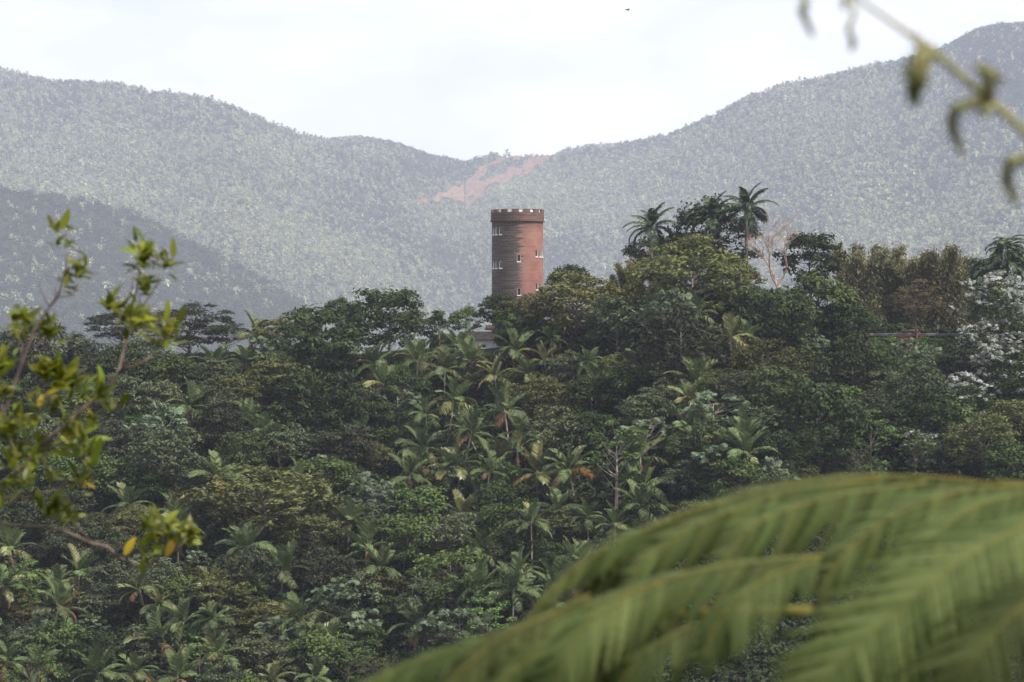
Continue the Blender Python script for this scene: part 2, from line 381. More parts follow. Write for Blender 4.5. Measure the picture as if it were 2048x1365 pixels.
FR = {}
for key, mt in (('g', 'palm'), ('y', 'palmy'), ('o', 'palmo'), ('d', 'palmd')):
    FR[key] = {'up': [frond_mesh('frond', 3.6, 1.0, 30, M[mt], 0.55, 0.10, 0.45, seed=1), frond_mesh('frond', 3.4, 1.05, 28, M[mt], 0.75, 0.16, 0.35, seed=2)],
               'mid': [frond_mesh('frond', 3.7, 1.0, 30, M[mt], 1.25, 0.30, 0.2, seed=3), frond_mesh('frond', 3.5, 1.0, 30, M[mt], 1.5, 0.38, 0.1, seed=4)],
               'low': [frond_mesh('frond', 3.5, 0.95, 28, M[mt], 1.5, 0.55, 0.0, seed=5, ragged=0.12), frond_mesh('frond', 3.2, 0.85, 26, M[mt], 1.1, 0.6, -0.1, seed=6, ragged=0.2)]}
FR['royal'] = [frond_mesh('frond', 4.3, 0.95, 44, M['royal'], 1.4, 0.55, 0.35, leafw=0.16, seed=7), frond_mesh('frond', 4.5, 1.0, 44, M['royal'], 1.8, 0.65, 0.25, leafw=0.16, seed=8),
               frond_mesh('frond', 4.0, 0.95, 40, M['royal'], 0.9, 0.45, 0.4, leafw=0.16, seed=9)]
FR['fern'] = [frond_mesh('frond', 2.8, 0.62, 34, M['lime'], 1.1, 0.12, 0.0, leafw=0.10, seed=10), frond_mesh('frond', 2.8, 0.6, 34, M['mid'], 1.3, 0.15, 0.0, leafw=0.10, seed=11)]
mb = MB(); mb.tube([(0.1, 0, -9), (0.02, 0, -3), (0, 0, 0), (0, 0, .6)], [0.12, 0.10, 0.11, 0.05], 8); TRUNK_PALM = mb.mesh('trunk', M['barkpale'], True)
mb = MB(); mb.tube([(0, 0, -14), (0, 0, -6), (0, 0, -2), (0, 0, 0)], [0.24, 0.22, 0.22, 0.20], 10); TRUNK_ROYAL = mb.mesh('trunk', M['bark'], True)
mb = MB(); mb.tube([(0, 0, -1.6), (0, 0, -0.8), (0, 0, 0.5)], [0.21, 0.19, 0.08], 10); SHAFT = mb.mesh('crownshaft', M['shaft'], True)
mb = MB(); mb.tube([(0, 0, -8), (0, 0, 0), (0, 0, .2)], [0.14, 0.12, 0.06], 8); TRUNK_FERN = mb.mesh('trunk', M['bark'], True)

def palm(x, y, z, s, rng, tint):
    e = link('sierra_palm', None, None, (x, y, z), (rng.gauss(0, .13), rng.gauss(0, .13), rng.uniform(0, 6.28)), s)
    e.empty_display_size = 0.3
    link('trunk', TRUNK_PALM, e)
    n = rng.randint(12, 15)
    for i in range(n):
        q = i / n; az = i * 2.39996 + rng.gauss(0, .15)
        el = R(82 - 92*q**0.9 + rng.gauss(0, 6))
        cls = 'up' if q < 0.4 else ('mid' if q < 0.75 else 'low')
        key = 'g'
        if q > 0.72: key = rng.choice(['g', 'y', 'o', 'd'] if tint == 'o' else ['g', 'g', 'y', 'd'])
        elif tint == 'y' and rng.random() < 0.55: key = 'y'
        elif rng.random() < 0.07: key = 'y'
        link('frond', rng.choice(FR[key][cls]), e, (0, 0, 0), (rng.gauss(0, .25), -el, az), rng.uniform(.85, 1.1))
    if rng.random() < 0.55:
        link('dead_frond', rng.choice(FR['d']['low']), e, (0, 0, -.25), (0, R(62), rng.uniform(0, 6.28)), .7)
    return e

def royal_palm(x, y, z, s, rng):
    e = link('royal_palm', None, None, (x, y, z), (0, 0, 0), s); e.empty_display_size = 0.3
    link('trunk', TRUNK_ROYAL, e); link('crownshaft', SHAFT, e)
    for i in range(17):
        q = i / 17; az = i*2.39996
        el = R(85 - 95*q); dx = math.cos(az)
        link('frond', FR['royal'][2 if q < .25 else rng.randint(0, 1)], e, (0, 0, .3), (rng.gauss(0, .2), -el + 0.12*(1-dx), az*0.9 - 0.35*math.sin(az)), rng.uniform(.9, 1.1))
    link('spear', FR['y']['up'][0], e, (0, 0, .3), (0, R(-84), 0), (.75, .2, .2))
    return e

def tree_fern(x, y, z, s, rng):
    e = link('tree_fern', None, None, (x, y, z), (0, 0, rng.uniform(0, 6)), s); e.empty_display_size = 0.3
    link('trunk', TRUNK_FERN, e)
    for i in range(13):
        link('frond', FR['fern'][i % 2], e, (0, 0, 0), (0, -R(rng.uniform(12, 34)), i*2.39996), rng.uniform(.85, 1.1))
    return e

# ------------------------------------------------------------------ placing things on the hillside
def solve(px, py, c_of_Y, ymin=318.0, ymax=472.0):
    """depth at which a crown whose centre is c metres above the ground is seen at (px, py)"""
    Y = np.arange(ymin, ymax, 0.5); X = (px - 1024) / FPX * Y; zr = (682 - py) / FPX * Y
    g = hz(X, Y); c = c_of_Y(Y)
    hit = np.nonzero(g + c >= zr)[0]
    if len(hit): k = hit[0]
    else: k = int(np.argmin(np.abs(Y - 452)))
    return X[k], Y[k], zr[k], g[k], bool(len(hit))

LM = [('the tower foot', 1035, 600), ('the bare tree', 1555, 520), ('the red car', 1812, 665), ('the building', 948, 680),
      ('the pale sapling', 1240, 900), ('the grassy gap', 770, 715), ('the flat-topped tree', 520, 1000),
      ('the light tree fern', 1442, 844), ('the roadside white tree', 1985, 620), ('the bottom left corner', 0, 1365), ('the upper blurred twig', 330, 520)]
USED = set()
NW = ['zero', 'one', 'two', 'three', 'four', 'five', 'six', 'seven', 'eight', 'nine', 'ten', 'eleven', 'twelve', 'thirteen', 'fourteen']
def wd(v):
    n, f = int(v), v - int(v)
    fr = {0: '', 0.25: 'quarter', 0.5: 'half', 0.75: 'three-quarter'}[f]
    return fr if n == 0 else (NW[n] + ('-and-a-' + fr if fr else ''))
def place_label(look, px, py):
    order = sorted(LM, key=lambda l: math.hypot(l[1]-px, l[2]-py))
    for res, k in ((0.5, 4), (0.25, 6)):
        for nm, lx, ly in order[:k]:
            dx, dy = (px-lx)/103.0, (py-ly)/103.0
            a = round(dx/res)*res; b = round(dy/res)*res
            if abs(a) > 12 or abs(b) > 12: continue
            ha = '%s tower-widths %s' % (wd(abs(a)), 'right' if a > 0 else 'left'); hb = 'below' if b > 0 else 'above'
            if not a and not b: s = '%s right beside %s' % (look, nm)
            elif not b: s = '%s, %s of %s' % (look, ha, nm)
            elif not a: s = '%s, %s tower-widths %s %s' % (look, wd(abs(b)), hb, nm)
            else: s = '%s, %s and %s %s %s' % (look, ha, wd(abs(b)), hb, nm)
            if s not in USED and len(s.split()) <= 16:
                USED.add(s); return s
    s = '%s beside its twin near %s' % (look, order[0][0]); USED.add(s); return s

LOOK = {'dense': 'dark dense round-crowned tree', 'dome': 'olive fine-leaved domed tree', 'clumpy': 'mid-green clumpy leafy tree', 'grey': 'dull grey-green leafy tree',
        'darkbrown': 'dark brownish dense tree', 'feather': 'dark flat layered feathery tree', 'silver': 'pale silvery big-leaved tree', 'white': 'tree with whitish leaves',
        'lime': 'light green sparse tree', 'column': 'narrow vine-clad green column tree', 'rust': 'small brown-leaved tree', 'sparse': 'thin open-crowned olive tree'}
KNAME = {'dense': 'dense_tree', 'dome': 'domed_tree', 'clumpy': 'leafy_tree', 'grey': 'grey_green_tree', 'darkbrown': 'dark_tree', 'feather': 'layered_tree', 'silver': 'silver_leaved_tree',
         'white': 'white_leaved_tree', 'lime': 'slender_tree', 'sapling': 'sapling', 'column': 'vine_clad_tree', 'rust': 'brown_tree', 'sparse': 'open_crowned_tree'}
rng = random.Random(5)
PLACED = []
def tree(key, px, py, wpx, label=None, hs=1.0, ymin=318, ymax=472, variant=None):
    (tm, cm, cz), wid, hc = PROTO[key][rng.randrange(len(PROTO[key])) if variant is None else variant]
    X, Y, zr, g, ok = solve(px, py, lambda Yv: cz * hs * wpx*Yv/FPX/wid, ymin, ymax)
    s = wpx * Y / FPX / wid
    base = zr - cz*s*hs
    e = link(KNAME[key], None, None, (X, Y, base), (0, 0, rng.uniform(0, 6.28)), (s, s, s*hs)); e.empty_display_size = 0.3
    link('trunk', tm, e); link('crown', cm, e)
    if key == 'white':
        (t2, c2, z2), _, _ = PROTO['whiteunder'][0]; link('inner_foliage', c2, e, scale=0.86)
    size = 'small ' if wpx < 62 else ('broad ' if wpx > 140 else '')
    tag(e, label or place_label(size + LOOK[key], px, py), 'tree', 'trees on the near hillside')
    PLACED.append((px, py, wpx)); return e

# ridge and hand-placed trees: kind, crown centre x, y and crown width in photo pixels
T = [('feather', 235, 655, 130), ('feather', 380, 655, 170), ('feather', 450, 668, 90), ('darkbrown', 90, 712, 170), ('darkbrown', 10, 715, 130), ('darkbrown', 180, 735, 120),
     ('dome', 572, 672, 120), ('dense', 640, 690, 165), ('dense', 700, 645, 90), ('clumpy', 678, 622, 56), ('dense', 775, 642, 150), ('grey', 820, 650, 80),
     ('dome', 1150, 610, 175), ('dense', 1140, 568, 92), ('grey', 1235, 642, 130), ('darkbrown', 1355, 690, 175), ('silver', 1340, 628, 120),
     ('dome', 1385, 560, 230), ('clumpy', 1395, 555, 112), ('dome', 1066, 632, 120), ('dense', 998, 620, 78), ('clumpy', 1030, 650, 80),
     ('clumpy', 932, 645, 66), ('dense', 1622, 520, 125), ('dense', 1560, 640, 150), ('clumpy', 1640, 620, 150), ('dense', 1690, 655, 120), ('grey', 1500, 600, 90), ('dome', 1470, 560, 110),
     ('dome', 1530, 735, 150), ('silver', 1615, 690, 85), ('dense', 1700, 730, 130), ('dense', 1640, 850, 190), ('dense', 1560, 800, 150), ('lime', 1745, 895, 110), ('clumpy', 1690, 805, 90),
     ('dome', 1965, 885, 150), ('dome', 2040, 840, 120), ('clumpy', 2030, 930, 110), ('dense', 1850, 830, 130), ('grey', 1760, 770, 100), ('clumpy', 1905, 830, 100), ('darkbrown', 1740, 830, 110),
     ('clumpy', 1245, 775, 110), ('dome', 1080, 800, 130), ('dense', 1180, 800, 110), ('grey', 1300, 830, 110), ('grey', 1110, 870, 130), ('dense', 1190, 860, 90), ('dense', 1420, 905, 120),
     ('silver', 1435, 925, 110), ('clumpy', 1480, 965, 120), ('grey', 1370, 960, 90), ('dense', 1560, 910, 120), ('darkbrown', 1480, 790, 110),
     ('dense', 640, 815, 170), ('dome', 560, 762, 140), ('dome', 480, 790, 120), ('darkbrown', 720, 812, 110), ('dense', 815, 785, 90), ('darkbrown', 690, 900, 120), ('silver', 800, 805, 80),
     ('grey', 335, 915, 150), ('clumpy', 230, 960, 120), ('clumpy', 495, 1195, 84), ('darkbrown', 640, 1150, 130), ('silver', 670, 1195, 100), ('grey', 250, 800, 130), ('clumpy', 350, 760, 110),
     ('grey', 430, 790, 90), ('dense', 390, 1040, 90), ('grey', 560, 890, 110), ('darkbrown', 470, 860, 90), ('silver', 640, 930, 70), ('silver', 745, 985, 100), ('silver', 720, 1010, 80),
     ('grey', 110, 890, 120), ('clumpy', 60, 980, 110), ('grey', 150, 1080, 120), ('dome', 270, 1060, 120), ('darkbrown', 240, 1180, 130), ('rust', 45, 1220, 70), ('rust', 165, 1210, 70),
     ('clumpy', 1010, 1050, 120), ('dense', 1000, 1010, 110), ('clumpy', 820, 1080, 130), ('dome', 760, 1180, 120), ('clumpy', 900, 1150, 130), ('grey', 860, 1210, 130), ('clumpy', 640, 1320, 120),
     ('silver', 560, 1265, 100), ('clumpy', 400, 1280, 80), ('grey', 520, 1310, 110), ('grey', 300, 1290, 110), ('clumpy', 130, 1290, 110), ('silver', 80, 1260, 70), ('silver', 720, 1250, 90),
     ('lime', 1830, 910, 80), ('silver', 1815, 700, 70), ('silver', 1860, 715, 60), ('clumpy', 1755, 730, 70), ('clumpy', 1890, 735, 60)]
SPECIAL = [('dome', 520, 1005, 265, 'very broad flat-topped olive tree, widest crown on the lower left slope'),
           ('column', 876, 660, 38, 'narrow vine-clad green trunk standing alone left of the tank-roofed building'),
           ('rust', 1834, 608, 92, 'small brown-leaved tree growing behind the road above the red car'),
           ('sapling', 1232, 925, 125, 'slender sapling with pale trunk and sparse light green leaves, mid slope'),
           ('white', 1992, 610, 135, 'tall white-leaved tree beside the right end of the guard rail'),
           ('white', 2010, 730, 130, 'white-leaved tree at the right edge, just below the taller white-leaved one'),
           ('white', 1935, 800, 110, 'white-leaved tree left of and below the right-edge white-leaved pair'),
           ('white', 1958, 690, 95, 'slim white-leaved tree left of the right-edge pair, just under the rail end'),
           ('white', 1840, 900, 80, 'small white-leaved tree low on the right, just above the blurred fern')]
for kx in SPECIAL: tree(kx[0], kx[1], kx[2], kx[3], kx[4], hs=0.72 if kx[1] == 520 else 1.0)
for k, x, y, wp in T: tree(k, x, y, wp)
for k, x, y, wp, ym in [('darkbrown', 1425, 480, 180, 458), ('darkbrown', 1300, 512, 100, 458), ('dome', 1370, 500, 110, 457), ('darkbrown', 1690, 640, 90, 477), ('darkbrown', 1750, 632, 90, 479), ('darkbrown', 1810, 634, 90, 478),
                        ('darkbrown', 1875, 632, 90, 479), ('darkbrown', 1935, 628, 100, 478), ('dense', 1990, 600, 120, 476), ('dense', 1215, 610, 90, 456), ('grey', 1110, 640, 90, 455), ('dense', 1500, 655, 90, 452)]:
    tree(k, x, y, wp, ymin=ym, ymax=490)

PALMS = [(510, 657, 'g'), (427, 721, 'g'), (493, 715, 'o'), (752, 716, 'g'), (835, 712, 'g'), (916, 690, 'g'), (890, 727, 'g'), (942, 712, 'g'), (768, 760, 'g'), (852, 818, 'g'), (929, 841, 'g'),
         (716, 857, 'o'), (500, 828, 'g'), (529, 863, 'g'), (845, 885, 'g'), (900, 925, 'y'), (594, 958, 'g'), (435, 944, 'o'), (561, 743, 'g'), (990, 743, 'y'), (1029, 689, 'o'), (1103, 666, 'g'),
         (1090, 712, 'y'), (1055, 736, 'g'), (1177, 712, 'g'), (1284, 715, 'o'), (1393, 617, 'g'), (1310, 610, 'g'), (1461, 666, 'y'), (1490, 664, 'g'), (1390, 753, 'g'), (1384, 790, 'y'), (1010, 811, 'g'),
         (1048, 860, 'g'), (1035, 890, 'o'), (919, 926, 'g'), (1074, 934, 'y'), (1139, 928, 'o'), (1280, 904, 'o'), (1368, 846, 'g'), (1390, 868, 'g'), (1490, 868, 'g'), (840, 922, 'g'),
         (927, 1020, 'y'), (1174, 1022, 'g'), (1114, 1013, 'g'), (1281, 1002, 'g'), (700, 1034, 'o'), (733, 1087, 'g'), (760, 1127, 'g'), (1044, 1127, 'o'), (1027, 1167, 'o'), (834, 1236, 'g'),
         (345, 1015, 'y'), (256, 1001, 'g'), (116, 1156, 'g'), (116, 1206, 'g'), (157, 1138, 'g'), (280, 1169, 'g'), (318, 1196, 'y'), (420, 1165, 'y'), (427, 1227, 'g'), (564, 1134, 'o'),
         (601, 1227, 'g'), (625, 1261, 'g'), (318, 1271, 'g'), (79, 1322, 'o'), (198, 1339, 'g'), (270, 1333, 'o'), (355, 1343, 'g'), (437, 1305, 'y'), (547, 1350, 'y'), (632, 1343, 'g'), (10, 1316, 'g'),
         (677, 1028, 'g'), (20, 1087, 'g'), (7, 1162, 'o'), (379, 801, 'g'), (660, 1010, 'g'), (1290, 960, 'g'), (1230, 1040, 'g'), (980, 930, 'g'), (1190, 760, 'g'), (1400, 690, 'g'), (960, 1090, 'g')]
for px, py, tint in PALMS:
    s = rng.uniform(.78, 1.32); ch = rng.uniform(4.8, 6.8)
    X, Y, zr, g, ok = solve(px, py + 14, lambda Yv: ch)
    e = palm(X, Y, zr, s, rng, tint)
    look = {'g': 'dark green sierra palm', 'y': 'yellowish-green sierra palm', 'o': 'sierra palm with orange-tan lower fronds'}[tint]
    tag(e, place_label(look, px, py), 'palm', 'sierra palms on the near hillside'); PLACED.append((px, py, 95))
ROY = [(1303, 455, 1.1, 'leftmost of the three tall royal palms on the ridge right of the tower'),
       (1425, 432, 1.12, 'middle royal palm of the three on the ridge, half hidden in foliage'),
       (1493, 418, 1.22, 'tallest and rightmost royal palm on the ridge, fronds against the mountain')]
for px, py, s, lb in ROY:
    Y = 452; e = royal_palm((px-1024)/FPX*Y, Y, (682-py-6)/FPX*Y, s, rng); tag(e, lb, 'palm', 'royal palms on the ridge')
for px, py, s, lb in [(1442, 842, 1.15, 'lone light-green tree fern with flat crown on the mid-right slope'), (1836, 735, 1.05, 'tree fern with drooping dull crown on tall trunk below the red car'),
                      (1925, 838, .95, 'low tree fern between white-leaved trees on the right'), (60, 1148, 1.0, 'light green tree fern low at the left edge'), (1400, 655, .9, 'small tree fern on the ridge right of the tower')]:
    X, Y, zr, g, ok = solve(px, py, lambda Yv: 4.5); tag(tree_fern(X, Y, zr, s, rng), lb, 'tree fern', 'tree ferns on the near hillside')

# fill the rest of the slope
FILL = ['dense']*5 + ['dome']*4 + ['clumpy']*5 + ['grey']*6 + ['darkbrown']*3 + ['silver']*4 + ['sparse']*2 + ['lime']
y = 722
while y < 1420:
    x = -60 + rng.uniform(0, 50)
    while x < 2120:
        px, py = x + rng.gauss(0, 10), y + rng.gauss(0, 12)
        covered = (px > 760 and py > 1365 - (px-700)*0.52 + 90) or (px > 1200 and py > 1090)
        if not covered and not (1735 < px < 1930 and py < 765) and not (690 < px < 875 and py < 770):
            if all(math.hypot((px-a), (py-b)*1.25) > 0.40*c for a, b, c in PLACED):
                if rng.random() < .09 and py > 760:
                    ch = rng.uniform(5.5, 8); X, Y, zr, g, ok = solve(px, py, lambda Yv: ch); e = palm(X, Y, zr, rng.uniform(1.0, 1.35), rng, 'g')
                    tag(e, place_label('dark green sierra palm', px, py), 'palm', 'sierra palms on the near hillside'); PLACED.append((px, py, 95)); x += 50; continue
                tree(rng.choice(FILL), px, py, rng.choice([62, 70, 80, 90, 102, 118]), hs=rng.uniform(.8, 1.15))
        x += 50
    y += 40

# ------------------------------------------------------------------ bamboo, bare tree, drooping feathery tree
def culm_mesh(seed, H, lean):
    r = np.random.RandomState(seed); p = bezier((0, 0, -1), (lean*.15, 0, H*.75), (lean, 0, H*(.93 if lean > 1.5 else 1)), 9)
    m1 = MB(); m1.tube(p, [0.06*(1-.8*i/8) for i in range(9)], 5); V, Q, T = [], [], []; off = 0
    P = []
    for i in range(1700):
        t = r.uniform(0.06, 1) ** 0.75; k = min(int(t*8), 7); f = t*8 - k
        c = p[k]*(1-f) + p[k+1]*f; rad = 1.35*(1.1 - t*0.62)
        P.append(c + r.normal(size=3)*np.array([rad, rad, rad*.8])*0.55 + np.array([lean*.05*t, 0, -.1]))
    P = np.array(P); Nn = r.normal(size=P.shape) + np.array([0, 0, .3])
    n, a, b = rot_basis(Nn, r); a = a*0.85 + np.array([0.12, 0, -0.55]); L, W = 0.40, 0.085
    V = np.stack([P, P + a*L/2 + b*W, P + a*L, P + a*L/2 - b*W], 1).reshape(-1, 3)
    return m1, V, np.arange(len(V)).reshape(-1, 4), np.repeat(r.rand(len(P)), 4)
CUL = {}
for key in ('bambooleaf', 'bambooyellow'):
    CUL[key] = []
    for sd_, H_, ln in ((1, 11, .8), (2, 12.5, 1.6), (3, 11.5, 2.6)):
        m1, V, Q, Tn = culm_mesh(sd_, H_, ln); CUL[key].append((m1.mesh('culm', M['culm'], True), np_mesh('plume', V, Q, M[key], tone=Tn), H_))
def bamboo(px, pyb, hpx, Y, n, rad, key, label, lean=0.0):
    X = (px-1024)/FPX*Y; z = float(hz(X, Y)); H = (682-pyb)/FPX*Y - z + 0.0; s = max(0.4, ((682-(pyb-hpx))/FPX*Y - z)/12.0)
    e = link('bamboo_clump', None, None, (X, Y, z), None, s); e.empty_display_size = .3
    for i in range(n):
        a = i*2.4; r_ = rad*math.sqrt((i+.5)/n)
        cm, pm, H_ = CUL[key][rng.randrange(3)]
        c = link('culm', cm, e, (math.cos(a)*r_, math.sin(a)*r_*.7, 0), (rng.gauss(0, .04), rng.gauss(0, .04)+lean, a + rng.gauss(0, .4)), rng.uniform(.72, 1.0))
        link('plume', pm, c)
    tag(e, label, 'bamboo', 'bamboo clumps on the ridge')
bamboo(1722, 660, 190, 470, 22, 1.9, 'bambooleaf', 'broad brownish bamboo clump, leftmost of those behind the road')
bamboo(1792, 660, 175, 474, 9, .8, 'bambooleaf', 'narrow brownish bamboo clump between the broad ones behind the road')
bamboo(1815, 660, 160, 471, 16, 1.6, 'bambooleaf', 'brownish bamboo clump directly behind the small brown tree')
bamboo(1890, 660, 178, 470, 22, 1.8, 'bambooleaf', 'brownish bamboo clump with top arching right, rightmost behind the road', 0.06)
bamboo(1955, 660, 130, 473, 12, 1.5, 'bambooleaf', 'low brownish bamboo clump behind the feathery tree at right')
bamboo(1262, 620, 110, 450, 16, 1.5, 'bambooyellow', 'yellowish bamboo clump below the leftmost royal palm')
bamboo(1222, 600, 65, 452, 7, .8, 'bambooyellow', 'small thin yellowish bamboo at the left foot of the ridge palms')
bamboo(1310, 600, 80, 449, 9, 1.0, 'bambooyellow', 'yellowish bamboo tuft under the leftmost royal palm trunk')

def bare_tree():
    r = random.Random(4); mbt = MB(); mbb = MB()
    def grow(b, p, d, L, rad, depth):
        q = p + d*L; mid = (p+q)/2 + Vector((r.gauss(0, .04), r.gauss(0, .04), 0))*L
        b.tube([p, mid, q], [rad, rad*.85, rad*.7], 6 if depth < 2 else 4, cap=False)
        if depth > 6: return
        for k in range(3 if depth in (0, 2, 4) else 2):
            a = r.uniform(0, 6.28); sp = r.uniform(.35, .75)
            nd = (d + Vector((math.cos(a)*sp*1.2, math.sin(a)*sp, .12))).normalized()
            if nd.z < .05: nd.z = .12; nd.normalize()
            grow(mbb, q, nd, L*r.uniform(.60, .80), rad*.66, depth+1)
    grow(mbt, Vector((0, 0, -3)), Vector((-.03, 0, 1)), 5.0, .30, 0)
    return mbt, mbb
a_, b_ = bare_tree()
Y = 449; X = (1556-1024)/FPX*Y; g = float(hz(X, Y))
e = link('bare_tree', None, None, (X, Y, (682-572)/FPX*Y - 2.0)); link('trunk', a_.mesh('trunk', M['barkpink'], True), e); link('branches', b_.mesh('branches', M['barkpink'], True), e)
tag(e, 'leafless tree with pinkish branches right of the tallest royal palm', 'tree')

# big drooping-frond tree at the right edge
def droopy(px, py, s, label):
    Y = 446; X = (px-1024)/FPX*Y; z = (682-py)/FPX*Y; r = random.Random(px)
    e = link('feathery_tree', None, None, (X, Y, z), None, s); e.empty_display_size = .3
    mb = MB(); mb.tube([(0, 0, -14), (0, 0, -4), (0, 0, -1.2)], [.25, .2, .08], 8); tr = link('trunk', mb.mesh('trunk', M['bark'], True), e)
    link('inner_foliage', PROTO['dense'][0][0][1], e, (0, 0, -8.6), None, (.62, .62, .9))
    for i in range(84):
        q = i/84; zz = -.2 - 5.5*q**1.1; az = i*2.4 + r.gauss(0, .3); rr = .2 + 3.6*q**.8
        fm = (FR['royal'][0], FR['royal'][1], FR['fern'][1], FR['g']['mid'][0])[i % 4]
        link('branch', fm, e, (math.cos(az)*rr*.5, math.sin(az)*rr*.5, zz), (0, -R(40-38*q), az), r.uniform(.5, .8))
    tag(e, label, 'tree')
droopy(2015, 478, 1.0, 'tall dark tree with drooping feathery branches at the right edge above the road')
droopy(1965, 520, .72, 'smaller drooping feathery tree left of the tall feathery one at right')

# ------------------------------------------------------------------ geometry-node scatter for what nobody could count
def small_proto(name, seed, kind, mat):
    r = np.random.RandomState(seed)
    if kind == 'palm':                                   # star of broad fronds
        V, Q, T = [], [], []
        for i in range(11):
            az = i*2.4; el = R(75 - 8*i + r.uniform(-8, 8)); Lf = r.uniform(2.6, 3.6)
            d0 = np.array([math.cos(az)*math.cos(el), math.sin(az)*math.cos(el), math.sin(el)]); sd_ = np.array([-math.sin(az), math.cos(az), 0])
            c = np.array([0, 0, 3.0]); m_ = c + d0*Lf*.55; t_ = c + d0*Lf - np.array([0, 0, .9])
            b = len(V); V += [c - sd_*.1, c + sd_*.1, m_ + sd_*.62, m_ - sd_*.62, t_ + sd_*.2, t_ - sd_*.2]; Q += [(b, b+1, b+2, b+3), (b+3, b+2, b+4, b+5)]; T += [r.rand()]*6
        c = r.normal(size=(26, 3)); c /= np.linalg.norm(c, axis=1, keepdims=True); P = c*np.array([2.2, 2.2, 1.6]) + np.array([0, 0, 1.2])
        V2, Q2, _ = leaf_quads(P, c + np.array([0, 0, .8]), 1.5, .9, r); 
        return np_mesh(name, np.concatenate([np.array(V), V2]), np.concatenate([np.array(Q), Q2 + len(V)]), mat, tone=np.concatenate([T, r.rand(len(V2))]))
    k, rad, leaf = {'crown': (85, (3.4, 3.4, 3.0), 1.25), 'shrub': (150, (1.3, 1.3, 1.1), .42), 'vine': (150, (1.1, 1.1, .8), .36)}[kind]
    c = r.normal(size=(k, 3)); c[:, 2] = np.abs(c[:, 2])*1.1 - .25; c /= np.linalg.norm(c, axis=1, keepdims=True)
    lump = 1 + .25*np.sin(4*c[:, :1] + seed) * np.cos(5*c[:, 1:2])
    P = c*np.array(rad)*lump*r.uniform(.7, 1.05, (k, 1)) + np.array([0, 0, rad[2]*.55])
    V, Q, _ = leaf_quads(P, c*.6 + np.array([0, 0, .5]) + r.normal(size=c.shape)*.35, leaf, leaf*.6, r)
    return np_mesh(name, V, Q, mat, tone=np.repeat(r.rand(k), 4))

def scatter(name, P, kinds, scale, protos, label=None):
    """one object whose points carry instances of the prototype meshes"""
    m = bpy.data.meshes.new(name); m.vertices.add(len(P)); m.vertices.foreach_set('co', np.asarray(P, np.float32).ravel())
    a = m.attributes.new('which', 'INT', 'POINT'); a.data.foreach_set('value', np.asarray(kinds, np.int32))
    a = m.attributes.new('sz', 'FLOAT', 'POINT'); a.data.foreach_set('value', np.asarray(scale, np.float32))
    o = link(name, m); g = bpy.data.node_groups.new(name, 'GeometryNodeTree')
    g.interface.new_socket('Geometry', in_out='INPUT', socket_type='NodeSocketGeometry'); g.interface.new_socket('Geometry', in_out='OUTPUT', socket_type='NodeSocketGeometry')
    gi = g.nodes.new('NodeGroupInput'); go = g.nodes.new('NodeGroupOutput'); jn = g.nodes.new('GeometryNodeJoinGeometry')
    na = g.nodes.new('GeometryNodeInputNamedAttribute'); na.data_type = 'INT'; na.inputs[0].default_value = 'which'
    ns = g.nodes.new('GeometryNodeInputNamedAttribute'); ns.data_type = 'FLOAT'; ns.inputs[0].default_value = 'sz'
    rv = g.nodes.new('FunctionNodeRandomValue'); rv.data_type = 'FLOAT_VECTOR'; rv.inputs[0].default_value = (-.12, -.12, 0); rv.inputs[1].default_value = (.12, .12, 6.283)
    for i, pm in enumerate(protos):
        po = bpy.data.objects.new(name + '_source', pm)
        oi = g.nodes.new('GeometryNodeObjectInfo'); oi.inputs[0].default_value = po; oi.transform_space = 'ORIGINAL'
        cmpn = g.nodes.new('FunctionNodeCompare'); cmpn.data_type = 'INT'; cmpn.operation = 'EQUAL'; cmpn.inputs[3].default_value = i
        ip = g.nodes.new('GeometryNodeInstanceOnPoints')
        g.links.new(na.outputs[0], cmpn.inputs[2]); g.links.new(gi.outputs[0], ip.inputs['Points']); g.links.new(cmpn.outputs[0], ip.inputs['Selection'])
        g.links.new(oi.outputs['Geometry'], ip.inputs['Instance']); g.links.new(rv.outputs[0], ip.inputs['Rotation']); g.links.new(ns.outputs[0], ip.inputs['Scale'])
        g.links.new(ip.outputs[0], jn.inputs[0])
    g.links.new(jn.outputs[0], go.inputs[0])
    md = o.modifiers.new('scatter', 'NODES'); md.node_group = g
    return tag(o, label, None, None, 'stuff')

# landslide scar polygons in photo pixels, used to keep trees off the bare soil
SCAR = [[(1120, 301), (1060, 303), (1000, 313), (958, 336), (940, 356), (900, 372), (870, 384), (838, 397), (822, 405), (832, 411), (872, 404), (905, 400), (915, 412), (930, 422), (950, 404), (985, 388),
         (1015, 366), (1030, 352), (1062, 350), (1080, 338), (1098, 322)]]
def bare(u, v):                                       # streaks of bare soil running down the slope, plants between them
    return vn((u*.55 + v*.85)/6.5, (u - v*.6)/30.0, 52) + .6*vn(u/5.0, v/4.0, 53) + .25*(v < 330) > -.20
def inpoly(px, py, poly):
    ins = np.zeros(px.shape, bool); n = len(poly)
    for i in range(n):
        x1, y1 = poly[i]; x2, y2 = poly[(i+1) % n]
        c = ((y1 > py) != (y2 > py)) & (px < (x2-x1)*(py-y1)/(y2-y1+1e-9) + x1); ins ^= c
    return ins
r0 = np.random.RandomState(77)
n = 170000
Yr = MS * np.sqrt(r0.uniform(2300**2, 5450**2, n)); ur = r0.uniform(-220, 2270, n); Xr = (ur-1024)/FPX*Yr
Zr = mz(Xr, Yr); vr = 682 - Zr/Yr*FPX
front = Yr < MS * interp(ur, YCR) + 60
sel = front & (Zr > -200) & (vr < 760)
scarm = np.zeros(n, bool)
for p in SCAR: scarm |= inpoly(ur, vr - 3, p) & (Yr > 6400)
thin = (r0.rand(n) < 0.10) | ~bare(ur, vr - 3)
sel &= (~scarm) | thin
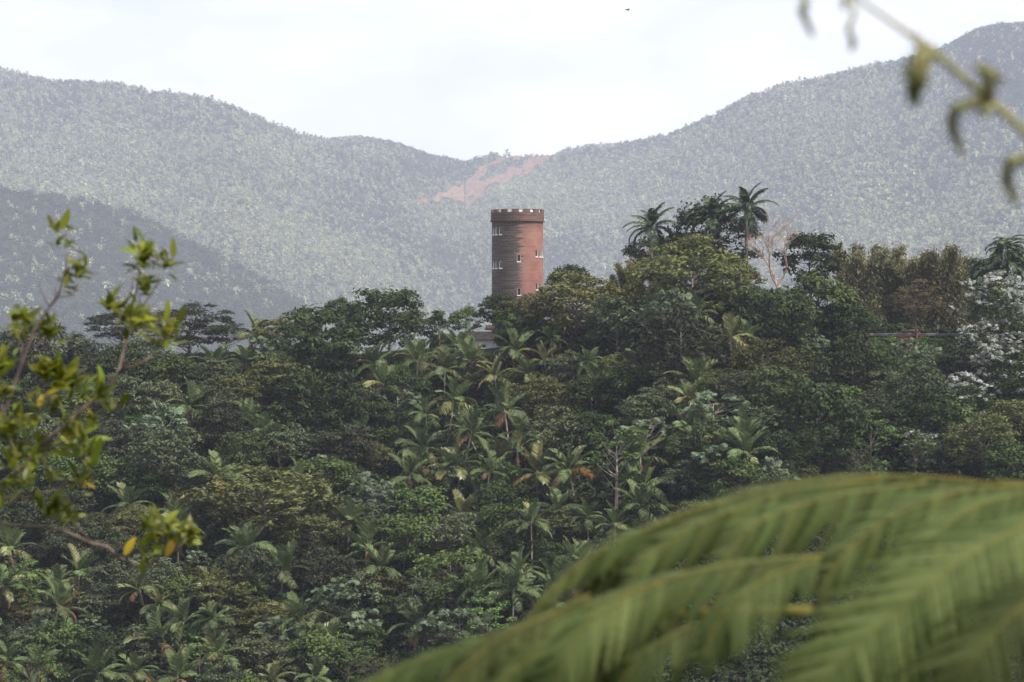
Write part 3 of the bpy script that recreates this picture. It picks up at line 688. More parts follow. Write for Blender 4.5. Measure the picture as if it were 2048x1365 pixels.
Xr, Yr, Zr, ur, vr = (q[sel] for q in (Xr, Yr, Zr, ur, vr))
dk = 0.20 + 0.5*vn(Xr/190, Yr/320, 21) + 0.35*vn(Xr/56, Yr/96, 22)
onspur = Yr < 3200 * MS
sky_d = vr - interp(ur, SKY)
dk = dk + 0.75*onspur + 0.55*np.exp(-sky_d/28) + 0.7*np.exp(-(((ur-820)/130)**2 + ((vr-345)/40)**2)) + 0.8*np.exp(-(((ur-2060)/170)**2 + ((vr-130)/110)**2)) + 0.4*np.exp(-(((ur-370)/120)**2 + ((vr-250)/45)**2))  # shade on the spur and col is put in as extra dark trees
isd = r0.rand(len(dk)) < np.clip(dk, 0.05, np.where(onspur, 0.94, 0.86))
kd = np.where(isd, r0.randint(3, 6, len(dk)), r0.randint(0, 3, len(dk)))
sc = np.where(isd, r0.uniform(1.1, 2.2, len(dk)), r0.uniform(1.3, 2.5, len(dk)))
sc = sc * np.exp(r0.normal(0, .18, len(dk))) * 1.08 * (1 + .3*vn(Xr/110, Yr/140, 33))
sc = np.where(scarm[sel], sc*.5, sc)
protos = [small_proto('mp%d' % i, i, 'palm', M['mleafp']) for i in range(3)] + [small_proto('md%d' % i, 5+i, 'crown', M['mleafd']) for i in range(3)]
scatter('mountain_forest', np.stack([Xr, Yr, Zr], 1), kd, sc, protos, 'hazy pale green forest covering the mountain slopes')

# undergrowth on the near slope
n = 15000
Yr = r0.uniform(312, 490, n); ur = r0.uniform(-150, 2200, n); Xr = (ur-1024)/FPX*Yr; Zr = hz(Xr, Yr)
ok = ~((Yr > 446) & (Yr < 462) & (ur > 1680)) & ~((Yr > 424) & (Yr < 462) & (ur > 1725) & (ur < 1945)) & ~((Yr > 418) & (ur > 690) & (ur < 870)) & ~((np.hypot(Xr-0.9, Yr-460) < 7)) & ~((Yr > 436) & (ur > 680) & (ur < 880)) & ~((Yr > 440) & (ur > 890) & (ur < 1010))
Xr, Yr, Zr = Xr[ok], Yr[ok], Zr[ok]
scatter('undergrowth', np.stack([Xr, Yr, Zr], 1), r0.randint(0, 3, len(Xr)), r0.uniform(.7, 1.7, len(Xr)), [small_proto('u%d' % i, 30+i, 'shrub', M['under']) for i in range(3)], 'dark green undergrowth between the hillside trees')
n = 2600
ur = r0.uniform(1715, 1955, n); Yr = r0.uniform(418, 450, n); Xr = (ur-1024)/FPX*Yr; Zr = hz(Xr, Yr) - .5
scatter('roadside_vines', np.stack([Xr, Yr, Zr], 1), r0.randint(0, 2, n), r0.uniform(.4, .75, n) + 1.5*np.clip(vn(ur/9, Yr/3, 61), 0, 1)*np.clip((449-Yr)/8, 0, 1), [small_proto('v%d' % i, 40+i, 'vine', M['vine']) for i in range(2)], 'bright green vines covering the bank below the guard rail')
n = 26000
ur = r0.uniform(675, 885, n); Yr = r0.uniform(416, 470, n); Xr = (ur-1024)/FPX*Yr; Zr = hz(Xr, Yr)
P = np.stack([Xr, Yr, Zr+.15], 1); nn, a, b = rot_basis(r0.normal(size=P.shape)*np.array([1, 1, .2]), r0); up = np.array([0, 0, .5]) + r0.normal(size=P.shape)*.12
V = np.stack([P - b*.04 - np.array([0, 0, .2]), P + b*.04 - np.array([0, 0, .2]), P + up*.9 + b*.02, P + up*.9 - b*.02], 1).reshape(-1, 3)
tag(link('grass', np_mesh('grass', V, np.arange(len(V)).reshape(-1, 4), M['grass'], tone=np.repeat(r0.rand(n), 4))), 'bright green grass in the gap on the ridge left of the building', None, None, 'stuff')

# ------------------------------------------------------------------ the tower
def tower_mat():
    m, t, o = mat_new('tower_concrete')
    tcn = N(t, 'ShaderNodeTexCoord'); sx = N(t, 'ShaderNodeSeparateXYZ'); t.links.new(tcn.outputs['Object'], sx.inputs[0])
    ny = N(t, 'ShaderNodeMath', operation='MULTIPLY'); ny.inputs[1].default_value = -1; t.links.new(sx.outputs[1], ny.inputs[0])
    an = N(t, 'ShaderNodeMath', operation='ARCTAN2'); t.links.new(sx.outputs[0], an.inputs[0]); t.links.new(ny.outputs[0], an.inputs[1])
    cb = N(t, 'ShaderNodeCombineXYZ'); t.links.new(an.outputs[0], cb.inputs[0]); t.links.new(sx.outputs[2], cb.inputs[2])
    def noise(scale, st, det=6, rough=.6):
        mpn = N(t, 'ShaderNodeMapping'); mpn.inputs['Scale'].default_value = st; t.links.new(cb.outputs[0], mpn.inputs[0])
        n = N(t, 'ShaderNodeTexNoise'); n.inputs['Scale'].default_value = scale; n.inputs['Detail'].default_value = det; n.inputs['Roughness'].default_value = rough
        t.links.new(mpn.outputs[0], n.inputs['Vector']); return n.outputs['Fac']
    def math_(op, a, b=None, c=None):
        n = N(t, 'ShaderNodeMath', operation=op)
        for i, q in enumerate((a, b, c)):
            if q is None: continue
            if isinstance(q, (int, float)): n.inputs[i].default_value = q
            else: t.links.new(q, n.inputs[i])
        return n.outputs[0]
    def ramp(v, lo, hi, a=0.0, b=1.0):
        n = N(t, 'ShaderNodeMapRange', interpolation_type='SMOOTHSTEP'); n.inputs[1].default_value = lo; n.inputs[2].default_value = hi; n.inputs[3].default_value = a; n.inputs[4].default_value = b
        t.links.new(v, n.inputs[0]); return n.outputs[0]
    def mixc(f, a, b):
        n = N(t, 'ShaderNodeMix', data_type='RGBA'); t.links.new(f, n.inputs[0])
        for i, q in ((6, a), (7, b)):
            if isinstance(q, tuple): n.inputs[i].default_value = (*q, 1)
            else: t.links.new(q, n.inputs[i])
        return n.outputs[2]
    base = mixc(ramp(noise(1.4, (1.5, 1, .5)), .35, .7), (0.29, 0.120, 0.102), (0.33, 0.180, 0.155))
    pale = math_('MULTIPLY', ramp(noise(2.2, (1.2, 1, 1.1), 8, .7), .45, .65), ramp(math_('ABSOLUTE', math_('SUBTRACT', an.outputs[0], .22)), .08, .42, 1, 0))
    base = mixc(pale, base, (0.27, 0.19, 0.165))
    edge = math_('ADD', an.outputs[0], math_('MULTIPLY', math_('SUBTRACT', noise(1.1, (.5, 1, 1.6), 12, .72), .5), 1.9))
    stain = math_('MULTIPLY', ramp(edge, -.02, .17, 1, 0), ramp(noise(1.6, (.35, 1, 2.6), 8, .7), .28, .50, .82, 1))
    base = mixc(math_('MULTIPLY', stain, 1.0), base, mixc(ramp(noise(2.4, (.5, 1, 3), 6), .4, .65), (0.052, 0.048, 0.048), (0.120, 0.104, 0.097)))
    topd = math_('MULTIPLY', ramp(sx.outputs[2], 18.4, 20.6), ramp(noise(2, (1, 1, 1)), .35, .6, .5, .9))
    base = mixc(topd, base, (0.085, 0.062, 0.055))
    fr = math_('FRACT', math_('DIVIDE', sx.outputs[2], .62)); ln = math_('MULTIPLY', ramp(math_('ABSOLUTE', math_('SUBTRACT', fr, .5)), .40, .5), ramp(noise(3, (1, 1, .5)), .4, .6, .1, .55))
    base = mixc(ln, base, (0.10, 0.075, 0.07))
    bk = N(t, 'ShaderNodeTexBrick'); bk.inputs['Scale'].default_value = 1.0; bk.inputs['Brick Width'].default_value = .95; bk.inputs['Row Height'].default_value = .42; bk.inputs['Mortar Size'].default_value = .035; bk.inputs['Mortar Smooth'].default_value = .3
    bv = N(t, 'ShaderNodeCombineXYZ'); t.links.new(math_('MULTIPLY', an.outputs[0], 4.17), bv.inputs[0]); t.links.new(sx.outputs[2], bv.inputs[1]); t.links.new(bv.outputs[0], bk.inputs['Vector'])
    bk.inputs['Color1'].default_value = (.0, .0, .0, 1); bk.inputs['Color2'].default_value = (1, 1, 1, 1); bk.inputs['Mortar'].default_value = (.5, .5, .5, 1)
    base = mixc(math_('MULTIPLY', bk.outputs['Color'], .16), base, (0.06, 0.045, 0.042))
    base = mixc(math_('MULTIPLY', bk.outputs['Fac'], ramp(noise(2.5, (2, 1, .6)), .35, .65, .12, .5)), base, (0.25, 0.19, 0.17))
    p = N(t, 'ShaderNodeBsdfPrincipled'); p.inputs['Roughness'].default_value = .9; p.inputs['Specular IOR Level'].default_value = .2
    bm = N(t, 'ShaderNodeBump'); bm.inputs['Strength'].default_value = .35; bm.inputs['Distance'].default_value = .05
    t.links.new(math_('SUBTRACT', noise(6, (4, 1, 1)), ln), bm.inputs['Height']); t.links.new(bm.outputs[0], p.inputs['Normal'])
    t.links.new(base, p.inputs['Base Color']); t.links.new(p.outputs[0], o.inputs[0]); return m
M['tower'] = tower_mat()
M['whitepaint'] = noise_mat('white_paint', (0.62, 0.61, 0.59), (0.82, 0.81, 0.80), 3, rough=.6)
M['glass'] = noise_mat('dark_pane', (0.012, 0.013, 0.016), (0.03, 0.032, 0.036), 2, rough=.15, spec=.5)

TY = 460.0; K = FPX / TY
TX = (1035-1024)/K; TZ = -1.0; TR = 51.3/K
tw = link('round_tower', None, None, (TX, TY, TZ)); tag(tw, 'round brick-red concrete tower with dark stains and battlements', 'tower')
ztop = (682-420)/K - TZ                                   # merlon tops above the tower's base
def zl(y): return (682-y)/K - TZ
def ring(r0_, r1_, z0, z1, n=144):
    m_ = MB(); prof = [(r0_, z0), (r1_, z0), (r1_, z1), (r0_, z1)]
    V = [(rr*math.sin(2*math.pi*i/n), -rr*math.cos(2*math.pi*i/n), zz) for i in range(n) for rr, zz in prof]
    F = [(i*4+k, ((i+1) % n)*4+k, ((i+1) % n)*4+(k+1) % 4, i*4+(k+1) % 4) for i in range(n) for k in range(4)]
    m_.add(V, F); return m_
zw = zl(443)
wall_o = link('wall', ring(TR-.45, TR, 0, zw).mesh('wall', M['tower']), tw)
# arched window openings, cut right through the wall
def arch_poly(wd_, ht, n=8):
    hw = wd_/2; p = [(-hw, 0), (hw, 0), (hw, ht-hw)]
    p += [(hw*math.cos(math.pi*i/n), ht-hw+hw*math.sin(math.pi*i/n)) for i in range(1, n)] + [(-hw, ht-hw)]
    return p
WIN = [(-41, 470), (-55, 470), (-69, 470), (-41, 537), (-55, 537), (-69, 537), (3, 524), (3.5, 591), (47.5, 514), (62, 514), (76, 514), (48, 580), (62, 580), (76, 580),
       (-110, 500), (-125, 500), (120, 470), (135, 470), (180, 524), (180, 591)]
cut = MB()
for th, yb in WIN:
    a = R(th); poly = arch_poly(.60, 1.14); c, s_ = math.cos(a), math.sin(a)
    V = []
    for rr in (TR-.8, TR+.3):
        V += [(rr*s_ + x*c, -rr*c + x*s_, zl(yb) + z) for x, z in poly]
    n_ = len(poly); cut.add(V, [tuple(range(n_)), tuple(reversed(range(n_, 2*n_)))] + [(i, i+n_, (i+1) % n_+n_, (i+1) % n_) for i in range(n_)])
import bmesh
cm_ = cut.mesh('cut', M['whitepaint']); bmx = bmesh.new(); bmx.from_mesh(cm_); bmesh.ops.recalc_face_normals(bmx, faces=bmx.faces); bmx.to_mesh(cm_); bmx.free()
bmx = bmesh.new(); bmx.from_mesh(wall_o.data); bmesh.ops.recalc_face_normals(bmx, faces=bmx.faces); bmx.to_mesh(wall_o.data); bmx.free()
co = bpy.data.objects.new('cut', cm_); COL.objects.link(co); co.parent = tw
bo = wall_o.modifiers.new('b', 'BOOLEAN'); bo.object = co; bo.operation = 'DIFFERENCE'; bo.solver = 'EXACT'
bpy.context.view_layer.update()
dg = bpy.context.evaluated_depsgraph_get(); newm = bpy.data.meshes.new_from_object(wall_o.evaluated_get(dg))
wall_o.modifiers.clear(); wall_o.data = newm; newm.name = 'wall'
newm.materials.clear(); newm.materials.append(M['tower']); newm.polygons.foreach_set('material_index', np.zeros(len(newm.polygons), np.int32))
bpy.data.objects.remove(co)
pm = MB(); pm.prism(arch_poly(.59, 1.12), .22, .27); PANE = pm.mesh('pane', M['glass'])
rv_ = MB(); op = arch_poly(.60, 1.14); ip_ = arch_poly(.53, 1.08)
op_ = [(x, z) for x, z in op]; ip_ = [(x, z+.02) for x, z in ip_]
for i in range(len(op_)):
    j = (i+1) % len(op_)
    V = [(*op_[i][:1], .02, op_[i][1]), (op_[j][0], .02, op_[j][1]), (ip_[j][0], .02, ip_[j][1]), (ip_[i][0], .02, ip_[i][1])]
    V2 = [(x, .44, z) for x, _, z in V]
    rv_.add(V + V2, [(0, 1, 2, 3), (7, 6, 5, 4), (2, 6, 7, 3), (0, 4, 5, 1)])
REV = rv_.mesh('reveal', M['whitepaint'])
sm = MB(); sm.box((-.34, -.08, -.15), (.34, .30, .0)); SILL = sm.mesh('sill', M['whitepaint'])
for th, yb in WIN:
    a = R(th); wo = link('window', PANE, tw, (TR*math.sin(a), -TR*math.cos(a), zl(yb)), (0, 0, a))
    link('reveal', REV, wo); link('sill', SILL, wo)
PR = 53.2/K
link('parapet', ring(TR-.42, PR, zw+.002, zl(426)).mesh('parapet', M['tower']), tw)
link('ledge', ring(TR-.1, PR+.10, zl(444), zl(441)).mesh('ledge', M['tower']), tw)
def sector(r0_, r1_, z0, z1, a0, a1, n=5):
    m_ = MB(); V = []
    for i in range(n+1):
        a = a0 + (a1-a0)*i/n
        for rr, zz in ((r0_, z0), (r1_, z0), (r1_, z1), (r0_, z1)): V.append((rr*math.sin(a), -rr*math.cos(a), zz))
    F = [(i*4+k, (i+1)*4+k, (i+1)*4+(k+1) % 4, i*4+(k+1) % 4) for i in range(n) for k in range(4)] + [(3, 2, 1, 0), (n*4, n*4+1, n*4+2, n*4+3)]
    m_.add(V, F); return m_
st = 2*math.pi/14; gp = 0.40*st
MER = sector(TR-.40, PR-.003, zl(426)+.002, ztop, gp/2, st-gp/2).mesh('merlon', M['tower']); EMB = sector(TR-.36, TR-.16, zl(426)+.002, ztop-.16, -gp/2, gp/2).mesh('embrasure_panel', M['whitepaint'])
for i in range(14):
    link('merlon', MER, tw, (0, 0, 0), (0, 0, i*st + R(8))); link('embrasure_panel', EMB, tw, (0, 0, 0), (0, 0, i*st + R(8)))
link('deck', ring(0.02, TR-.46, zw-.5, zw-.2, 48).mesh('deck', M['soil']), tw)

# ------------------------------------------------------------------ building with a water tank on its roof
M['roofgrey'] = noise_mat('roof_slab', (0.055, 0.048, 0.048), (0.11, 0.098, 0.095), 2.5, bump=.2)
M['wallwhite'] = noise_mat('pale_wall', (0.52, 0.56, 0.60), (0.66, 0.69, 0.72), 1.5)
M['tank'] = noise_mat('tank_rust', (0.22, 0.13, 0.10), (0.40, 0.29, 0.25), 3)
M['metal'] = noise_mat('galvanised', (0.10, 0.10, 0.105), (0.19, 0.19, 0.195), 4, rough=.6, metal=.2)
bY = 449.0; kb = FPX/bY
def bx_(u): return (u-1024)/kb
def bz_(v): return (682-v)/kb
bd = link('small_building', None, None, (bx_(950), bY, -1.7)); tag(bd, 'low white building with dark grey slab roof left of the tower', 'building')
x0, x1 = bx_(918)-bx_(950), bx_(1012)-bx_(950); zz0 = bz_(679)+1.7; zz1 = bz_(664)+1.7
mb = MB(); mb.box((x0+.8, .6, -2.2), (x1-.3, 6.5, zz0)); link('wall', mb.mesh('wall', M['wallwhite']), bd)
mb = MB(); mb.box((x0, 0, zz0+.004), (x1, 7, zz1)); rf = link('roof', mb.mesh('roof', M['roofgrey']), bd)
mb = MB(); mb.box((x0+.25, .3, zz1+.002), (x1-.25, 6.7, zz1+.09)); link('coping', mb.mesh('coping', M['roofgrey']), rf)
mb = MB(); mb.box((-.28, .54, 0), (.28, .62, .5)); vv = link('window', mb.mesh('window', M['glass']), bd, (bx_(968)-bx_(950), 0, zz0-1.3))
mb = MB(); mb.box((-.36, .5, -.1), (.36, .66, -.003)); link('sill', mb.mesh('sill', M['whitepaint']), vv)
tk = link('water_tank', None, None, (bx_(978), bY+1.6, -1.7+zz1+.09)); tag(tk, 'cylindrical rusty water tank lying on the slab roof, white end', 'tank')
mb = MB(); mb.tube([(-.72, 0, .62), (-.5, 0, .62), (.85, 0, .62)], [.38, .42, .42], 18); link('barrel', mb.mesh('barrel', M['tank'], False), tk)
mb = MB(); mb.tube([(-.80, 0, .62), (-.73, 0, .62), (-.55, 0, .62)], [.30, .40, .43], 18); link('end_cap', mb.mesh('end_cap', M['whitepaint'], True), tk)
mb = MB(); mb.box((-.5, -.3, 0), (-.42, .3, .24)); mb.box((.5, -.3, 0), (.58, .3, .24)); link('cradle', mb.mesh('cradle', M['metal']), tk)
sp = link('solar_panel', None, None, (bx_(955), bY+1.6, -1.7+zz1+.09)); tag(sp, 'thin sloping solar heater panel on the roof beside the tank', 'solar panel')
mb = MB(); mb.add([(-1.0, -.6, .12), (.75, -.6, .62), (.75, .6, .62), (-1.0, .6, .12), (-1.0, -.6, .06), (.75, -.6, .56), (.75, .6, .56), (-1.0, .6, .06)], [(0, 1, 2, 3), (7, 6, 5, 4), (0, 4, 5, 1), (1, 5, 6, 2), (2, 6, 7, 3), (3, 7, 4, 0)])
link('collector', mb.mesh('collector', M['glass']), sp)
mb = MB(); mb.tube([(-1.02, -.62, 0), (-1.02, -.62, .12), (.77, -.62, .64), (.77, -.62, 0)], .035, 5); mb.tube([(-1.02, .62, 0), (-1.02, .62, .12), (.77, .62, .64), (.77, .62, 0)], .035, 5); link('frame', mb.mesh('frame', M['whitepaint']), sp)

# ------------------------------------------------------------------ road, guard rail, car, sign
M['asphalt'] = noise_mat('asphalt', (0.04, 0.04, 0.042), (0.065, 0.065, 0.066), 2)
xs = np.linspace(46, 118, 37); Z = hz(xs, np.full(37, 458.)); Zs = np.maximum(Z, 0) * 0 + .12 + np.maximum(Z-.5, 0)*1.0
V = [(x, yy, z) for x, z in zip(xs, Zs) for yy in (453.2, 460.4)]
tag(link('road', np_mesh('road', V, [(2*i, 2*i+2, 2*i+3, 2*i+1) for i in range(36)], M['asphalt'])), kind='structure')
rl = link('guard_rail', None, None, (52, 452.2, 0.0)); tag(rl, 'grey metal guard rail along the road edge in front of the red car', 'guard rail')
def prof_sheet(L):
    m_ = MB(); pr = [(0, .62), (-.05, .68), (-.05, .74), (0, .80), (0, .84), (-.05, .90), (-.05, .96), (0, 1.02), (.03, 1.02), (.03, .62)]
    n_ = len(pr); V = [(x, a, z+.22) for x in (0, L) for a, z in pr]
    m_.add(V, [tuple(range(n_)), tuple(reversed(range(n_, 2*n_)))] + [(i, (i+1) % n_, (i+1) % n_+n_, i+n_) for i in range(n_)]); return m_
BM_ = prof_sheet(3.8).mesh('rail', M['metal']); mb = MB(); mb.box((-.06, .04, -1.2), (.06, .2, 1.2)); PO = mb.mesh('post', M['metal'])
for i in range(9):
    link('rail', BM_, rl, (i*3.81, 0, 0)); link('post', PO, rl, (i*3.81, 0, 0))
M['carred'] = noise_mat('car_red', (0.30, 0.018, 0.022), (0.36, 0.022, 0.026), 1, rough=.25, spec=.6)
M['carwhite'] = noise_mat('car_white', (0.6, 0.58, 0.58), (0.72, 0.7, 0.7), 1, rough=.3, spec=.5)
M['rubber'] = noise_mat('rubber', (0.015,)*3, (0.03,)*3, 5)
M['lamp'] = noise_mat('lamp_lens', (0.7, 0.7, 0.7), (0.85, 0.85, 0.85), 2, rough=.2)
M['redlamp'] = noise_mat('tail_lens', (0.35, 0.02, 0.02), (0.45, 0.03, 0.03), 2, rough=.2)
car = link('car', None, None, ((1811-1024)/FPX*456, 456, .13)); tag(car, 'red estate car with pale roof facing left behind the guard rail', 'car')
def shell(prof, hw_of, name, mat, smooth=False):
    """closed body lofted across y from a side profile; hw_of(z) is the half width"""
    m_ = MB(); n_ = len(prof)
    V = [(x, -hw_of(z), z) for x, z in prof] + [(x, hw_of(z), z) for x, z in prof]
    m_.add(V, [tuple(reversed(range(n_))), tuple(range(n_, 2*n_))] + [(i, (i+1) % n_, (i+1) % n_+n_, i+n_) for i in range(n_)])
    me = m_.mesh(name, mat); b = bmesh.new(); b.from_mesh(me); bmesh.ops.recalc_face_normals(b, faces=b.faces)
    bmesh.ops.bevel(b, geom=[e_ for e_ in b.edges], offset=.035, segments=2, affect='EDGES', clamp_overlap=True); b.to_mesh(me); b.free(); return me
body = [(-2.55, .42), (-2.62, .70), (-2.5, .92), (-1.35, 1.06), (2.45, 1.10), (2.6, .9), (2.62, .45), (2.1, .34), (1.95, .60), (1.55, .74), (1.15, .60), (1.0, .32), (-1.15, .32), (-1.3, .60), (-1.7, .74), (-2.1, .60), (-2.2, .36)]
link('body', shell(body, lambda z: .90 if .4 < z < .95 else .84, 'body', M['carred']), car)
cabin = [(-1.40, 1.07), (-.55, 1.60), (1.9, 1.62), (2.40, 1.09)]
link('cabin', shell(cabin, lambda z: .80 if z < 1.3 else .66, 'cabin', M['carred']), car)
mb = MB(); mb.box((-.5, -.62, 1.585), (1.88, .62, 1.665)); link('roof_panel', mb.mesh('roof_panel', M['carwhite']), car)
for xa, xb, xc, xd in ((-1.18, -.50, .35, .35), (.45, .45, 1.25, 1.25), (1.35, 1.35, 1.86, 2.15)):
    m_ = MB(); yb, yt = -.795, -.665
    m_.add([(xa, yb-.02, 1.12), (xd, yb-.02, 1.12), (xc, yt-.02, 1.54), (xb, yt-.02, 1.54), (xa, yb+.02, 1.12), (xd, yb+.02, 1.12), (xc, yt+.02, 1.54), (xb, yt+.02, 1.54)], [(0, 1, 2, 3), (7, 6, 5, 4), (0, 4, 5, 1), (1, 5, 6, 2), (2, 6, 7, 3), (3, 7, 4, 0)])
    link('window', m_.mesh('window', M['glass']), car)
m_ = MB(); m_.add([(-1.43, -.66, 1.11), (-1.43, .66, 1.11), (-.63, .56, 1.60), (-.63, -.56, 1.60), (-1.39, -.66, 1.08), (-1.39, .66, 1.08), (-.59, .56, 1.57), (-.59, -.56, 1.57)], [(0, 1, 2, 3), (7, 6, 5, 4), (0, 4, 5, 1), (1, 5, 6, 2), (2, 6, 7, 3), (3, 7, 4, 0)])
link('windscreen', m_.mesh('windscreen', M['glass']), car)
mb = MB(); mb.tube([(0, -.11, 0), (0, .11, 0)], .34, 20); TYRE = mb.mesh('wheel', M['rubber']); mb = MB(); mb.tube([(0, -.125, 0), (0, .125, 0)], .21, 16); RIM = mb.mesh('rim', M['metal'])
for wx in (-1.7, 1.55):
    for wy in (-.76, .76): link('rim', RIM, link('wheel', TYRE, car, (wx, wy, .34)))
mb = MB(); mb.box((-.09, -.18, -.09), (.12, .18, .09)); HL = mb.mesh('headlight', M['lamp']); TL = mb.mesh('tail_light', M['redlamp'])
for wy in (-.66, .66): link('headlight', HL, car, (-2.56, wy, .80)); link('tail_light', TL, car, (2.56, wy, .92))
sg = link('road_sign', None, None, ((1876-1024)/FPX*462, 462, .1)); tag(sg, 'small grey road sign on a post seen over the guard rail', 'sign')
mb = MB(); mb.tube([(0, 0, -.5), (0, 0, 2.6)], .045, 6); link('post', mb.mesh('post', M['metal']), sg)
mb = MB(); mb.box((-.17, -.08, 1.85), (.17, -.055, 2.55)); link('plate', mb.mesh('plate', M['metal']), sg)

# ------------------------------------------------------------------ landslide scars on the mountain
M['scar'] = noise_mat('red_soil', (0.11, 0.064, 0.036), (0.25, 0.145, 0.085), .05, stretch=(1.6, .4, .8), lo=.3, hi=.7)
def scar(poly):
    us = np.arange(min(p[0] for p in poly)-4, max(p[0] for p in poly)+5, 1.5); vs = np.arange(min(p[1] for p in poly)-4, max(p[1] for p in poly)+5, 1.5)
    U, Vv = np.meshgrid(us, vs); Yg = np.full(U.shape, np.nan)
    for Yk in np.arange(6200, 8640, 14.0):
        Xk = (U-1024)/FPX*Yk; hit = np.isnan(Yg) & (mz(Xk, np.full(U.shape, Yk)) + 1.5 >= (682-Vv)/FPX*Yk); Yg[hit] = Yk
    jit = 3*vn(U/3.0, Vv/3.0, 44)
    ins = inpoly(U + jit, Vv + jit, poly) & ~np.isnan(Yg) & bare(U, Vv)
    Yg = np.where(np.isnan(Yg), 8000, Yg); X = (U-1024)/FPX*Yg; Z = mz(X, Yg) + 2.0
    V = np.stack([X, Yg, Z], -1).reshape(-1, 3); nx = len(us)
    Q = [(j*nx+i, j*nx+i+1, (j+1)*nx+i+1, (j+1)*nx+i) for j in range(len(vs)-1) for i in range(nx-1) if ins[j, i] and ins[j, i+1] and ins[j+1, i] and ins[j+1, i+1]]
    if Q: tag(link('landslide_terrain', np_mesh('landslide', V, Q, M['scar'], smooth=True)), kind='structure')
for p in SCAR: scar(p)

# ------------------------------------------------------------------ bird
M['feather'] = noise_mat('dark_feather', (0.02,)*3, (0.05,)*3, 8)
mb = MB(); mb.tube([(-.22, 0, 0), (-.15, 0, .01), (0, 0, .02), (.14, 0, .01), (.2, 0, .02)], [.01, .045, .06, .035, .012], 8)
bd = link('bird', mb.mesh('bird', M['feather'], True), None, ((1255-1024)/FPX*260, 260, (682-20)/FPX*260), (0, .15, .5)); tag(bd, 'tiny dark bird flying high above the mountain gap', 'bird')
for s_ in (-1, 1):
    mb = MB(); mb.add([(.08, s_*.03, .03), (.1, s_*.25, .10), (-.02, s_*.5, .06), (-.08, s_*.25, .08), (-.06, s_*.03, .02), (.08, s_*.03, .02), (.1, s_*.25, .09), (-.02, s_*.5, .055), (-.08, s_*.25, .07), (-.06, s_*.03, .01)],
                      [(0, 1, 2, 3, 4), (9, 8, 7, 6, 5), (0, 5, 6, 1), (1, 6, 7, 2), (2, 7, 8, 3), (3, 8, 9, 4)]); link('wing', mb.mesh('wing', M['feather']), bd)

# ------------------------------------------------------------------ foreground: blurred leafy shrub, tree fern, unfurling frond
def at(px, py, d): return Vector(((px-1024)/FPX*d, d, (682-py)/FPX*d))
M['fgleaf'] = leaf_mat('shrub_leaf', (0.085, 0.12, 0.012), (0.31, 0.33, 0.03), rough=.4, spec=.3, trans=.45, objvar=.45, hue=.025)
M['fgyellow'] = leaf_mat('shrub_leaf_yellow', (0.22, 0.17, 0.012), (0.36, 0.27, 0.02), rough=.4, trans=.45)
M['twig'] = noise_mat('twig_bark', (0.085, 0.062, 0.055), (0.18, 0.135, 0.12), 30, bump=.3)
M['pinnule'] = leaf_mat('fern_pinnule', (0.046, 0.068, 0.020), (0.145, 0.172, 0.064), rough=.6, spec=.12, trans=.3, objvar=.35, hue=.02)
M['midrib'] = noise_mat('fern_midrib', (0.10, 0.10, 0.025), (0.19, 0.15, 0.035), 12)
M['crozier'] = noise_mat('crozier', (0.17, 0.19, 0.08), (0.32, 0.27, 0.15), 40, bump=.5)
def blade(L, W, n, mat, name, cup=.15, curl=.2):
    V, Q = [], []
    for i in range(n+1):
        t = i/n; wv = W*math.sin(math.pi*(.06+.94*t))**.75*(1-.25*t) if i < n else .0008; z = -curl*L*t*t
        V += [(L*t, -wv/2, z+cup*wv), (L*t, 0, z), (L*t, wv/2, z+cup*wv)]
    for i in range(n):
        Q += [(3*i, 3*i+3, 3*i+4, 3*i+1), (3*i+1, 3*i+4, 3*i+5, 3*i+2)]
    return np_mesh(name, np.array(V), Q, mat, smooth=True)
LEAF = [blade(.105, .044, 5, M['fgleaf'], 'leaf'), blade(.095, .040, 5, M['fgleaf'], 'leaf', .2, .35), blade(.115, .046, 5, M['fgleaf'], 'leaf', .1, .1)]
LEAFY = blade(.10, .044, 5, M['fgyellow'], 'leaf')
D0 = 8.3
base = at(-420, 1500, D0)
gz = float(hz(base.x, base.y))
sh = link('leafy_shrub', None, None, (base.x, base.y, gz)); tag(sh, 'blurred shrub with yellow-green leaf rosettes on thin twigs, left foreground', 'shrub')
